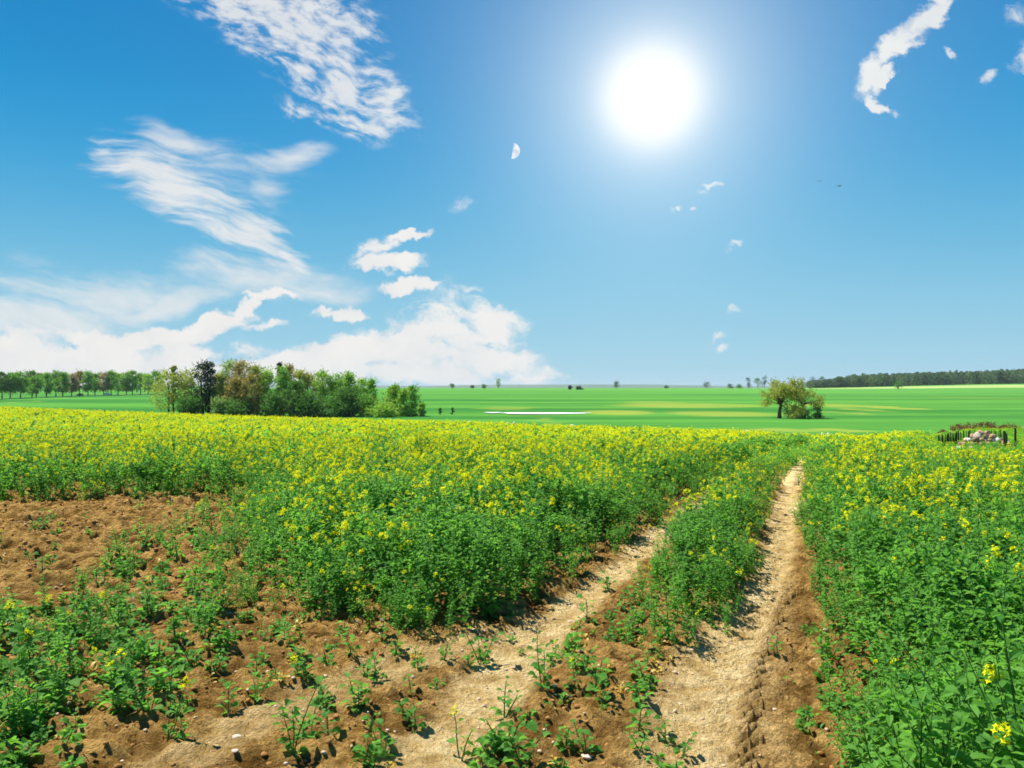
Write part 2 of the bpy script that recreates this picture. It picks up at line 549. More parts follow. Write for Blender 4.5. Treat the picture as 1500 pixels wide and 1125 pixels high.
SPOTS = [(1010, 594, 230, 7, .9), (910, 604, 110, 7, 1.0), (1060, 606, 160, 8, .8), (1215, 594, 120, 6, .8), (1310, 597, 60, 6, 1.0), (1260, 600, 40, 6, .8),
         (1230, 605, 50, 5, 1.), (1140, 630, 110, 6, 1.0), (740, 598, 90, 5, .6), (28, 589, 18, 4, .8), (800, 617, 26, 12, .5),
         (1230, 630, 80, 6, 1.0), (960, 590, 100, 5, .6), (1440, 583, 130, 5, .2)]


def dist_end(u):
    k = np.interp(u, KU, KV); return np.sqrt(1.05 / k) * 1.25


def build_ground():
    # outer sheet: reaches the horizon, finer near the viewer
    tx = np.linspace(-1, 1, 760); ty = np.linspace(-1, 1, 900)
    a = 1.6; T = math.asinh(9000 / a)
    xs = a * np.sinh(tx * T); ys = a * np.sinh(ty * T)
    ys = ys[ys > -400]; xs = xs[np.abs(xs) < 6000]
    X, Y = np.meshgrid(xs, ys)
    Z = H(X, Y)
    inside = sstep(SX0 - .2, SX0 + .4, X) * (1 - sstep(SX1 - .4, SX1 + .2, X)) * sstep(SY0 - .2, SY0 + .4, Y) * (1 - sstep(SY1 - .5, SY1 + .2, Y))
    Z = Z - .3 * inside
    und = (fbm(X * .05, Y * .05, 3) - .5) * .25 * sstep(60, 110, Y)
    Z = Z + und
    nx, ny = len(xs), len(ys)
    I = np.arange(nx * ny).reshape(ny, nx)
    F = np.stack([I[:-1, :-1], I[:-1, 1:], I[1:, 1:], I[1:, :-1]], -1).reshape(-1, 4)
    me = mesh_np('ground', np.stack([X, Y, Z], -1).reshape(-1, 3), [F], True)
    _, pale, dark, _ = soil_detail(X.ravel(), Y.ravel())
    u = 750 + FPX * X / np.maximum(np.abs(Y), 8)
    grass = np.maximum(sstep(1.0, 1.15, Y / dist_end(u)), sstep(.40, .47, X / np.maximum(Y, 1)) * sstep(20, 26, Y))
    grass = np.maximum(grass, sstep(25, 40, -Y))
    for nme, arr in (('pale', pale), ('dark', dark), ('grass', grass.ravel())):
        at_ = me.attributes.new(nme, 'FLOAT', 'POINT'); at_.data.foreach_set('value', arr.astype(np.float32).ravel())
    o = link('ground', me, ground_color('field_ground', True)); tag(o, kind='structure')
    # near soil with real relief
    s = .026
    xs = np.arange(SX0, SX1, s); ys = np.arange(SY0, SY1, s)
    X, Y = np.meshgrid(xs, ys)
    dz, pale, dark, rough = soil_detail(X, Y)
    edge = np.minimum(np.minimum(X - SX0, SX1 - X), np.minimum(Y - SY0, SY1 - Y))
    Z = H(X, Y) + dz * sstep(0, .8, edge) - .04 * (1 - sstep(0, .5, edge))
    nx, ny = len(xs), len(ys)
    I = np.arange(nx * ny).reshape(ny, nx)
    F = np.stack([I[:-1, :-1], I[:-1, 1:], I[1:, 1:], I[1:, :-1]], -1).reshape(-1, 4)
    me = mesh_np('bare_soil', np.stack([X, Y, Z], -1).reshape(-1, 3), [F], True)
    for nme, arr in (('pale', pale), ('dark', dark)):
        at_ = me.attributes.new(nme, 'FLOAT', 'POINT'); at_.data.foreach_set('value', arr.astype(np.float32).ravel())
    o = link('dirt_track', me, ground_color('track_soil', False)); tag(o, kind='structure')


build_ground()


def Hs(x, y):
    """height with near soil relief"""
    x = np.asarray(x, float); y = np.asarray(y, float)
    dz, *_ = soil_detail(x, y)
    e = np.minimum(np.minimum(x - SX0, SX1 - x), np.minimum(y - SY0, SY1 - y))
    return H(x, y) + dz * sstep(0, .8, e)


# the two wheel tracks beyond the near soil, as a pale strip lying on the land
def strip(name, W, y0, y1, wid, mat, dz=.02, n=160, wob=.12):
    ys = np.geomspace(y0, y1, n)
    xs = xat(W, ys)
    V = []; F = []
    for i, (x, y) in enumerate(zip(xs, ys)):
        w = wid * (1 + wob * math.sin(i * 1.7) * random.random())
        for s in (-1, -.85, .85, 1):
            xx = x + s * w / 2
            V.append((xx, y, float(H(xx, y)) + dz + (-.15 if abs(s) == 1 or i == 0 else 0)))
    for i in range(n - 1):
        for k in range(3): F.append((i * 4 + k, i * 4 + k + 1, i * 4 + k + 5, i * 4 + k + 4))
    me = bpy.data.meshes.new(name); me.from_pydata(V, [], F); me.polygons.foreach_set('use_smooth', [True] * len(F))
    return tag(link(name, me, mat), kind='structure')


def pale_soil():
    m, nt, o = new_mat('pale_dry_soil')
    P = coords(nt); n = noise(P, 3.5, 8, .65)
    c = mixc(nt, n.ramp(.3, .7), (.42, .28, .11), (.70, .53, .29))
    p = principled(nt, c, .95, .1, bump(n, .8, .08)); nt.links.new(p.outputs[0], o.inputs[0]); return m


M_PALE = pale_soil()
strip('wheel_rut', WR, SY1 - .9, 46, .36, M_PALE, .012)


# ------------------------------------------------------------------ rapeseed plants
def leaf(mb, base, d, L, W, droop, m=0, twist=0.0):
    d = Vector(d).normalized(); base = Vector(base)
    side = d.cross(Vector((0, 0, 1)))
    if side.length < .05: side = Vector((1, 0, 0))
    side.normalize(); up = side.cross(d)
    side = (side * math.cos(twist) + up * math.sin(twist)).normalized()
    p1 = base + d * L * .35 + Vector((0, 0, -droop * L * .05))
    p2 = base + d * L * .70 + Vector((0, 0, -droop * L * .22))
    p3 = base + d * L + Vector((0, 0, -droop * L * .5))
    n = side.cross(d).normalized() * W * .22
    mb.add([base, p1 + side * W * .42 + n, p1, p1 - side * W * .42 + n, p2 + side * W * .5 + n, p2, p2 - side * W * .5 + n, p3],
           [(0, 1, 2), (0, 2, 3), (1, 4, 5, 2), (2, 5, 6, 3), (4, 7, 5), (5, 7, 6)], m)


def floret(mb, c, s, rnd, m=2):
    n = Vector((rnd.uniform(-1, 1), rnd.uniform(-1, 1), rnd.uniform(.2, 1.2))).normalized()
    a = n.orthogonal().normalized(); b = n.cross(a)
    q = rnd.uniform(0, 6.28); a, b = a * math.cos(q) + b * math.sin(q), b * math.cos(q) - a * math.sin(q)
    for e, f in ((a, b), (b, a)):
        mb.add([c - e * s, c - f * s * .38 + n * s * .05, c + e * s, c + f * s * .38 + n * s * .05], [(0, 1, 2, 3)], m)


def flowerhead(mb, c, r, rnd, n=16):
    for i in range(n):
        t = rnd.random(); q = rnd.uniform(0, 6.28); rr = r * math.sqrt(rnd.random()) * (1.1 - .5 * t)
        floret(mb, Vector((c[0] + rr * math.cos(q), c[1] + rr * math.sin(q), c[2] + (t - .5) * r * 1.5)), r * .36, rnd)


def rape_plant(seed, h, flowering, leafy=34, big=1.0):
    rnd = random.Random(seed); mb = MB()
    def shoot(p0, d, L, r, nl, lsize, head, t0=0.0):
        d = Vector(d).normalized(); pts = [Vector(p0)]
        for i in range(4):
            d = (d + Vector((rnd.uniform(-.1, .1), rnd.uniform(-.1, .1), .07))).normalized()
            pts.append(pts[-1] + d * L / 4)
        mb.tube(pts, [r, r * .85, r * .7, r * .5, r * .3], 3, 1)
        for i in range(nl):
            t = t0 + (1 - t0) * (i + rnd.random()) / nl * (.93 if head else 1.0)
            k = min(3, int(t * 4)); p = pts[k].lerp(pts[k + 1], t * 4 - k)
            q = i * 2.4 + rnd.uniform(-.5, .5)
            el = rnd.uniform(.0, .9)
            ls = lsize * (1.25 - .75 * t) * rnd.uniform(.7, 1.25)
            leaf(mb, p, (math.cos(q) * math.cos(el), math.sin(q) * math.cos(el), math.sin(el)), ls, ls * rnd.uniform(.34, .52), rnd.uniform(.2, 1.3), 0, rnd.uniform(-.6, .6))
        if head: flowerhead(mb, pts[-1], rnd.uniform(.024, .038), rnd, rnd.randint(18, 26))
        return pts
    main = shoot((0, 0, 0), (rnd.uniform(-.12, .12), rnd.uniform(-.12, .12), 1), h, .006 * big, int(leafy * .55), .100 * big, flowering)
    for b in range(rnd.randint(4, 5)):
        t = rnd.uniform(.15, .72); k = int(t * 4); p = main[k].lerp(main[k + 1], t * 4 - k)
        q = b * 2.1 + rnd.random()
        L = (1.0 - t) * h * rnd.uniform(.75, 1.05)
        shoot(p, (math.cos(q) * .8, math.sin(q) * .8, 1), L, .004 * big, int(leafy * .3), .080 * big, flowering and rnd.random() < .75)
    return mb


PROTO = bpy.data.collections.new("plant_prototypes")     # never linked: only instanced
names = []


def proto(name, mb, mats):
    me = mb.mesh(name, mats); o = bpy.data.objects.new(name, me); PROTO.objects.link(o); names.append(name); return o


PM = (M_LEAF, M_STEM, M_FLOWER)
for i in range(6): proto('a%02d_leafy_plant' % i, rape_plant(100 + i, .66 + .03 * i, False, 40), PM)
for i in range(6): proto('b%02d_flowering_plant' % i, rape_plant(200 + i, .70 + .03 * i, True, 36), PM)


def clump(seed, heads, rad=.38):
    rnd = random.Random(seed); mb = MB()
    for i in range(95):
        q = rnd.uniform(0, 6.28); r = rad * math.sqrt(rnd.random()); z = .75 * rnd.random() ** .6
        L = rnd.uniform(.10, .17)
        el = rnd.uniform(-.1, 1.0); a = rnd.uniform(0, 6.28)
        leaf(mb, (r * math.cos(q), r * math.sin(q), z), (math.cos(a) * math.cos(el), math.sin(a) * math.cos(el), math.sin(el)), L, L * .5, rnd.uniform(0, 1), 0, rnd.uniform(-.6, .6))
    for i in range(heads):
        q = rnd.uniform(0, 6.28); r = rad * math.sqrt(rnd.random()); z = rnd.uniform(.66, .86)
        c = (r * math.cos(q), r * math.sin(q), z)
        for j in range(6): floret(mb, Vector((c[0] + rnd.gauss(0, .022), c[1] + rnd.gauss(0, .022), c[2] + rnd.gauss(0, .022))), .024, rnd)
    return mb


for i in range(4): proto('c%02d_far_tuft' % i, clump(300 + i, 11), PM)
for i in range(3): proto('d%02d_green_tuft' % i, clump(400 + i, 1), PM)


def weed(seed, h, flower=False, n=14, dead=False, L0=.07):
    """a small broad-leaved seedling"""
    rnd = random.Random(seed); mb = MB()
    stems = rnd.randint(1, 3)
    for s in range(stems):
        q0 = rnd.uniform(0, 6.28); lean = rnd.uniform(.05, .45)
        pts = [Vector((0, 0, -.02))]; d = Vector((math.cos(q0) * lean, math.sin(q0) * lean, 1)).normalized()
        hh = h * rnd.uniform(.6, 1.0) if s else h
        for i in range(4):
            d = (d + Vector((rnd.uniform(-.15, .15), rnd.uniform(-.15, .15), .05))).normalized(); pts.append(pts[-1] + d * hh / 4)
        mb.tube(pts, [.0045, .004, .0035, .003, .002], 4, 1)
        for i in range(n // stems + 2):
            t = (i + rnd.random()) / (n // stems + 2); k = min(3, int(t * 4)); p = pts[k].lerp(pts[k + 1], t * 4 - k)
            q = i * 2.4 + rnd.uniform(-.4, .4); el = rnd.uniform(.0, .8)
            ls = L0 * rnd.uniform(.6, 1.3)
            st = p + Vector((math.cos(q), math.sin(q), .5)) * ls * .35
            mb.tube([p, st], [.0018, .0015], 3, 1)
            leaf(mb, st, (math.cos(q) * math.cos(el), math.sin(q) * math.cos(el), math.sin(el)), ls, ls * rnd.uniform(.55, .85), rnd.uniform(.2, 1.0), 0, rnd.uniform(-.5, .5))
        if flower and s == 0: flowerhead(mb, pts[-1] + Vector((0, 0, .01)), .03, rnd, 20)
    return mb


for i in range(5): proto('e%02d_low_weed' % i, weed(500 + i, .10 + .03 * i, False, 12, L0=.06), PM)
for i in range(2): proto('f%02d_low_weed_in_flower' % i, weed(520 + i, .26, True, 12, L0=.06), PM)
for i in range(3): proto('g%02d_withered_weed' % i, weed(530 + i, .09, False, 10, L0=.05), (M_STRAW, M_STRAW, M_FLOWER))
IDX = {k: [i for i, n in enumerate(sorted(names)) if n[0] == k] for k in 'abcdefg'}


def gn_scatter(name, P, rot, scl, idx, label, cat):
    me = bpy.data.meshes.new(name)
    P = np.asarray(P, np.float32); me.vertices.add(len(P)); me.vertices.foreach_set('co', P.ravel())
    a = me.attributes.new('rot', 'FLOAT_VECTOR', 'POINT'); a.data.foreach_set('vector', np.asarray(rot, np.float32).ravel())
    a = me.attributes.new('scl', 'FLOAT', 'POINT'); a.data.foreach_set('value', np.asarray(scl, np.float32))
    a = me.attributes.new('pick', 'INT', 'POINT'); a.data.foreach_set('value', np.asarray(idx, np.int32))
    for m in (M_LEAF, M_STEM, M_FLOWER): me.materials.append(m)
    o = bpy.data.objects.new(name, me); COL.objects.link(o)
    ng = bpy.data.node_groups.new(name + '_scatter', 'GeometryNodeTree')
    ng.interface.new_socket('Geometry', in_out='INPUT', socket_type='NodeSocketGeometry')
    ng.interface.new_socket('Geometry', in_out='OUTPUT', socket_type='NodeSocketGeometry')
    N = ng.nodes; Lk = ng.links
    gi = N.new('NodeGroupInput'); go = N.new('NodeGroupOutput'); ip = N.new('GeometryNodeInstanceOnPoints')
    ci = N.new('GeometryNodeCollectionInfo'); ci.inputs['Collection'].default_value = PROTO
    ci.inputs['Separate Children'].default_value = True; ci.inputs['Reset Children'].default_value = True
    def na(nm, ty):
        n = N.new('GeometryNodeInputNamedAttribute'); n.data_type = ty; n.inputs[0].default_value = nm; return n.outputs[0]
    m2p = N.new('GeometryNodeMeshToPoints')
    Lk.new(gi.outputs[0], m2p.inputs[0]); Lk.new(m2p.outputs[0], ip.inputs['Points'])
    Lk.new(ci.outputs[0], ip.inputs['Instance']); ip.inputs['Pick Instance'].default_value = True
    Lk.new(na('pick', 'INT'), ip.inputs['Instance Index'])
    Lk.new(na('rot', 'FLOAT_VECTOR'), ip.inputs['Rotation']); Lk.new(na('scl', 'FLOAT'), ip.inputs['Scale'])
    Lk.new(ip.outputs[0], go.inputs[0])
    md = o.modifiers.new('scatter', 'NODES'); md.node_group = ng
    tag(o, label, cat, kind='stuff'); return o


# feet of the crop, as seen in the photograph, laid on the land
def wpoly(L): return [at(*p) for p in L]


PL = wpoly([(-700, 800), (-300, 775), (-60, 752), (60, 742), (150, 735), (280, 732), (345, 742), (335, 800), (318, 862), (345, 893), (450, 908), (560, 928), (650, 938),
            (745, 912), (820, 862), (880, 822), (940, 785), (990, 752), (1045, 715), (1100, 690), (1183, 664)])
PMID = wpoly([(1183, 664), (1090, 702), (1018, 757), (968, 812), (950, 850), (922, 895), (905, 935), (940, 972), (1005, 968), (1070, 918), (1095, 880), (1112, 830), (1125, 780), (1136, 730), (1150, 700), (1180, 668)])
PR = wpoly([(1196, 664), (1180, 690), (1172, 740), (1172, 800), (1186, 870), (1218, 930), (1228, 1000), (1222, 1060), (1212, 1125), (1200, 1300)])


def rape_fields():
    rng = np.random.default_rng(3)
    # candidate points, denser near the viewer
    bands = [(1.6, 4.0, 46), (4, 7, 38), (7, 12, 30), (12, 20, 20), (20, 34, 7.0), (34, 60, 4.0), (60, 112, 2.2)]
    X = []; Y = []; B = []
    for i, (a, b, den) in enumerate(bands):
        xm = .82 * b + 2
        n = int(den * (b - a) * 2 * xm)
        x = rng.uniform(-xm, xm, n); y = rng.uniform(a, b, n)
        k = np.abs(x) < .82 * y + 2
        X.append(x[k]); Y.append(y[k]); B.append(np.full(k.sum(), i))
    X = np.concatenate(X); Y = np.concatenate(Y); B = np.concatenate(B)
    u = 750 + FPX * X / Y
    yl = min(p[1] for p in PL)
    # left field: in the polygon, or beyond its last vertex
    last = at(1183, 664)
    far_l = (Y > min(PL[0][1], PL[1][1]) * 1.0) & (u < 250) & (Y > np.interp(u, [-800, -60, 60, 150, 280, 345], [at(-700, 800)[1], at(-60, 752)[1], at(60, 742)[1], at(150, 735)[1], at(280, 732)[1], at(345, 742)[1]]))
    poly_l = PL + [(last[0], 120), (-140, 120), (-140, PL[0][1])]
    wob = (fbm(X * 2.2, Y * 2.2, 3) - .5) * .35
    inL = inpoly(poly_l, X + wob, Y + wob)
    inM = inpoly(PMID, X + wob * .7, Y + wob * .4)
    poly_r = PR + [(9, 1.6), (110, 90), (last[0] + .25, 120)]
    inRr = inpoly([(PR[0][0], 120)] + PR + [(1.6, 1.0), (9, 1.0), (140, 120)], X + wob * .7, Y)
    end = dist_end(u) * .98
    ok = (Y < end)
    def edge_d(poly, x, y):
        d = np.full(len(x), 1e9)
        return dist_poly(np.array(poly), x, y)
    out = {}
    dens_l = 1.0
    for key, mask, edge in (('left', inL & ok, PL), ('mid', inM & ok, PMID), ('right', inRr & ok, PR)):
        x, y, b, uu = X[mask], Y[mask], B[mask], u[mask]
        ed = edge_d(edge, x, y)
        n = len(x)
        # flowers: rare near the track edges and close by, dense far off
        flowery = np.interp(y, [3, 6, 9, 13, 20, 40], [.02, .10, .24, .38, .74, .95])
        flowery = flowery * (0.45 + .55 * sstep(.15, 1.1, ed))
        flowery *= np.clip(.35 + 1.4 * fbm(x * .9, y * .9, 2), 0, 1.3)
        if key == 'left': flowery *= np.interp(uu, [0, 500, 900, 1200], [1.35, 1.25, 1.1, .9])
        if key == 'mid': flowery *= 1.7 * np.interp(y, [3, 14, 25], [1, 1, .55])
        if key == 'right': flowery *= np.interp(y, [3, 6, 9, 14], [1.0, 1.1, 1.4, 1.1])
        fl = rng.random(n) < flowery
        vor = rng.random(n)
        idx = np.where(fl, rng.integers(0, 6, n) + IDX['b'][0], rng.integers(0, 6, n) + IDX['a'][0])
        farb = y > 20
        green = rng.random(n) > flowery * .98
        idx = np.where(farb, np.where(green, rng.integers(0, 3, n) + IDX['d'][0], rng.integers(0, 4, n) + IDX['c'][0]), idx)
        hm = .66 + .68 * fbm(x * 1.1 + 40, y * 1.1, 3)
        sc = hm * rng.uniform(.82, 1.1, n) * ((.48 + .52 * sstep(0, .7, ed)) if key == 'left' else (.52 + .48 * sstep(0, .5, ed))) * rng.choice([.8, 1.0, 1.0, 1.1], n)
        if key == 'mid': sc = sc * np.interp(y, [5, 9], [.74, .84])
        if key == 'left': sc = sc * np.where((uu < 480) & (y < 12), np.interp(uu, [280, 480], [.62, 1.0]), 1.0)
        if key == 'right':
            low = sstep(1290, 1400, uu) * sstep(15.5, 18.5, y)
            sc = sc * (1 - .66 * low)
            keep = (low < .5) | (rng.random(n) < .85)
            idx = np.where((low > .5), np.where(rng.random(n) < .5, rng.integers(0, 3, n) + IDX['d'][0], rng.integers(0, 4, n) + IDX['c'][0]), idx)
        sc = sc * np.where(farb, np.where(y > 60, 1.35, np.where(y > 34, 1.12, 1.0)), 1.0)
        z = np.where(y < SY1, Hs(x, y), H(x, y)) - .02
        z = np.where(farb, z - (sc - 1) * .7 * (sc > 1), z)
        rot = np.stack([rng.normal(0, .16, n), rng.normal(0, .16, n), rng.uniform(0, 6.28, n)], -1)
        out[key] = (np.stack([x, y, z], -1), rot, sc, idx)
    lab = {'left': ('flowering rapeseed crop covering the field left of the wheel ruts', 'rapeseed crop'),
           'mid': ('strip of rapeseed growing between the two wheel ruts', 'rapeseed crop'),
           'right': ('leafy rapeseed crop to the right of the sandy wheel rut', 'rapeseed crop')}
    for k, v in out.items():
        print('crop', k, len(v[2]))
        gn_scatter('rapeseed_crop', *v, *lab[k])


rape_fields()


def low_weeds():
    rng = np.random.default_rng(9)
    # weed cover of different density over the bare soil: (pixel polygon, plants per m2, scale, flower share, withered share)
    zones = [([(-250, 905), (0, 900), (180, 880), (300, 900), (345, 960), (310, 1040), (160, 1060), (60, 1125), (-20, 1300), (-400, 1300)], 62, .80, .04, .12),
             ([(-200, 940), (60, 930), (200, 940), (210, 1020), (90, 1050), (-50, 1200), (-300, 1200)], 72, 1.0, .06, .05),
             ([(150, 830), (330, 760), (340, 880), (330, 960), (200, 930), (60, 900)], 38, .9, .03, .14),
             ([(300, 738), (420, 740), (420, 800), (330, 830), (230, 800)], 34, .9, .16, .22),
             ([(340, 890), (650, 930), (760, 915), (780, 960), (560, 990), (340, 960)], 16, .7, .02, .25),
             ([(850, 900), (960, 900), (1010, 950), (960, 1020), (900, 1060), (800, 1010), (790, 960)], 46, .70, .03, .45),
             ([(700, 1080), (880, 1000), (960, 1060), (960, 1300), (560, 1300), (640, 1150)], 34, .8, .03, .42),
             ([(1150, 880), (1215, 930), (1235, 1010), (1230, 1110), (1190, 1100), (1180, 960)], 22, .7, .02, .15),
             ([(90, 1060), (500, 980), (620, 1000), (560, 1200), (60, 1300)], 7, .7, .02, .3),
             ([(935, 860), (975, 830), (970, 880), (940, 930), (860, 935)], 30, .8, .02, .1),
             ([(0, 745), (300, 740), (160, 860), (-100, 890)], 3.0, .8, .1, .3)]
    P = []; Rt = []; Sc = []; Ix = []
    for poly, den, s, fs, ws in zones:
        W = np.array(wpoly(poly)); x0, y0 = W.min(0); x1, y1 = W.max(0)
        n = int(den * (x1 - x0) * (y1 - y0)); x = rng.uniform(x0, x1, n); y = rng.uniform(y0, y1, n)
        k = inpoly(W.tolist(), x, y) & (fbm(x * 3.1, y * 3.1, 3) > rng.uniform(.25, .62, n))
        x, y = x[k], y[k]; n = len(x)
        r = rng.random(n); tall = (s > .8) & (rng.random(n) < .30)
        ix = np.where(r < fs, rng.integers(0, 2, n) + IDX['f'][0], np.where(r < fs + ws, rng.integers(0, 3, n) + IDX['g'][0], rng.integers(0, 5, n) + IDX['e'][0]))
        P.append(np.stack([x, y, Hs(x, y) - .005], -1)); Ix.append(np.where(tall, rng.integers(0, 6, n) + IDX['a'][0], ix)); Sc.append(np.where(tall, .48, 1.0) * s * rng.uniform(.55, 1.3, n))
        Rt.append(np.stack([rng.normal(0, .15, n), rng.normal(0, .15, n), rng.uniform(0, 6.28, n)], -1))
    o = gn_scatter('ground_weeds', np.concatenate(P), np.concatenate(Rt), np.concatenate(Sc), np.concatenate(Ix),
               'low green and withered weeds creeping over the bare soil', 'weeds')
    print('weeds', sum(len(i) for i in Ix))


low_weeds()


# ------------------------------------------------------------------ single plants standing on the track
def track_plants():
    hero = [  # px, py of the foot, height, flower, seed, leaves, label
        (795, 1012, .34, 0, 1, 30, 'bushy broad-leaved seedling in the middle of the left wheel rut'),
        (525, 1040, .20, 0, 2, 26, 'round leafy seedling on pale soil left of the left wheel rut'),
        (553, 990, .18, 0, 3, 14, 'small two-stemmed seedling at the upper end of the pale side rut'),
        (430, 1110, .40, 0, 4, 34, 'tall leafy seedling on brown soil at the bottom, left of centre'),
        (378, 1020, .16, 0, 5, 16, 'dark low seedling on the soil just right of the left weed patch'),
        (335, 1040, .18, 0, 6, 16, 'dark upright seedling at the right end of the left weed patch'),
        (440, 1000, .12, 1, 7, 4, 'single round yellow flower head above the bare brown soil'),
        (245, 1085, .34, 1, 8, 14, 'thin plant with small yellow flowers at the edge of the left weed patch'),
        (605, 1008, .14, 0, 9, 6, 'tiny thin seedling alone on pale soil between the ruts'),
        (705, 960, .30, 0, 10, 14, 'slender seedling leaning out of the crop edge over the left rut'),
        (675, 1095, .24, 1, 11, 5, 'thin stalk with one yellow flower head beside the left rut'),
        (765, 1118, .34, 0, 12, 30, 'leafy clump of seedlings at the bottom centre beside the left rut'),
        (840, 925, .16, 0, 13, 8, 'pale green seedling at the tip of the middle crop strip'),
        (1140, 965, .10, 0, 14, 5, 'small bright seedling alone in the sandy right rut'),
        (28, 1000, .46, 1, 15, 18, 'weed with a cluster of bright yellow flowers at the left picture edge'),
        (205, 1030, .34, 1, 16, 14, 'weed with one deep yellow flower in the dark left weed patch'),
        (100, 930, .30, 1, 17, 14, 'weed with yellow flowers at the top of the left weed patch'),
        (175, 935, .30, 1, 18, 14, 'weed with a pair of yellow flowers right in the upper weed patch'),
        (560, 1095, .16, 0, 19, 14, 'low seedling on brown soil left of the bottom of the left rut'),
        (935, 1035, .14, 0, 20, 12, 'seedling among withered weeds between the two ruts')]
    for px, py, h, f, sd, n, lab in hero:
        x, y = at(px, py)
        me = None
        t = thing('seedling', lab, 'seedling', (x, y, float(Hs(x, y))))
        mb = weed(900 + sd, h, bool(f), n, L0=.056 if n > 8 else .045)
        split_plant(mb, t)
    # the smaller ones, all of one sort
    rnd = random.Random(31)
    protos = []
    spots = []
    areas = [(400, 760, 985, 1120, 16), (820, 1000, 985, 1120, 14), (1150, 1215, 930, 1110, 7), (350, 620, 925, 985, 12), (30, 300, 760, 860, 9), (850, 940, 850, 930, 7)]
    for x0, x1, y0, y1, n in areas:
        for i in range(n): spots.append((rnd.uniform(x0, x1), rnd.uniform(y0, y1)))
    for j in range(5):
        mb = weed(970 + j, .10 + .025 * j, False, 8 + 2 * j, L0=.05); protos.append(mb)
    src = []
    for i, (px, py) in enumerate(spots):
        x, y = at(px, py)
        j = i % 5
        loc = (x, y, float(Hs(x, y)))
        if i < 5:
            t = thing('seedling', 'small green seedling scattered on the bare soil of the track', 'seedling', loc, rnd.uniform(0, 6.28), 'small seedlings on the track')
            split_plant(protos[j], t); src.append(t)
        else:
            s = src[j]; t = s.copy(); COL.objects.link(t); t.location = loc; t.rotation_euler = (0, 0, rnd.uniform(0, 6.28))
            k = rnd.uniform(.7, 1.25); t.scale = (k, k, k)
            for ch in s.children:
                c = ch.copy(); COL.objects.link(c); c.parent = t


def split_plant(mb, parent):
    for m, nm, mat in ((0, 'leaves', M_LEAF), (1, 'stem', M_STEM), (2, 'flower_head', M_FLOWER)):
        fs = [f for f, k in zip(mb.F, mb.M) if k == m]
        if not fs: continue
        used = sorted({i for f in fs for i in f}); mp = {a: b for b, a in enumerate(used)}
        me = bpy.data.meshes.new(nm); me.from_pydata([mb.V[i] for i in used], [], [tuple(mp[i] for i in f) for f in fs])
        link(nm, me, mat, parent)


track_plants()


# ------------------------------------------------------------------ stones
def rock_mesh(seed, sx, sy, sz):
    rnd = random.Random(seed)
    import bmesh
    bm = bmesh.new(); bmesh.ops.create_icosphere(bm, subdivisions=2, radius=1.0)
    planes = [(Vector((rnd.gauss(0, 1), rnd.gauss(0, 1), rnd.gauss(0, 1))).normalized(), rnd.uniform(.62, .9)) for _ in range(9)]
    for v in bm.verts:
        for n, d in planes:
            k = v.co.dot(n) - d
            if k > 0: v.co -= n * k
        v.co += Vector([rnd.uniform(-.04, .04) for _ in range(3)])
        v.co = Vector((v.co.x * sx, v.co.y * sy, v.co.z * sz))
    me = bpy.data.meshes.new('stone'); bm.to_mesh(me); bm.free(); return me


M_ROCK = [plain('pale_stone', (.52, .44, .36), .85, .2, .25, 6), plain('tan_stone', (.38, .25, .15), .85, .2, .3, 6),
          plain('brown_stone', (.20, .15, .11), .9, .2, .3, 6), plain('white_stone', (.80, .78, .78), .8, .2, .12, 6), plain('rusty_stone', (.34, .15, .07), .9, .2, .3, 6)]


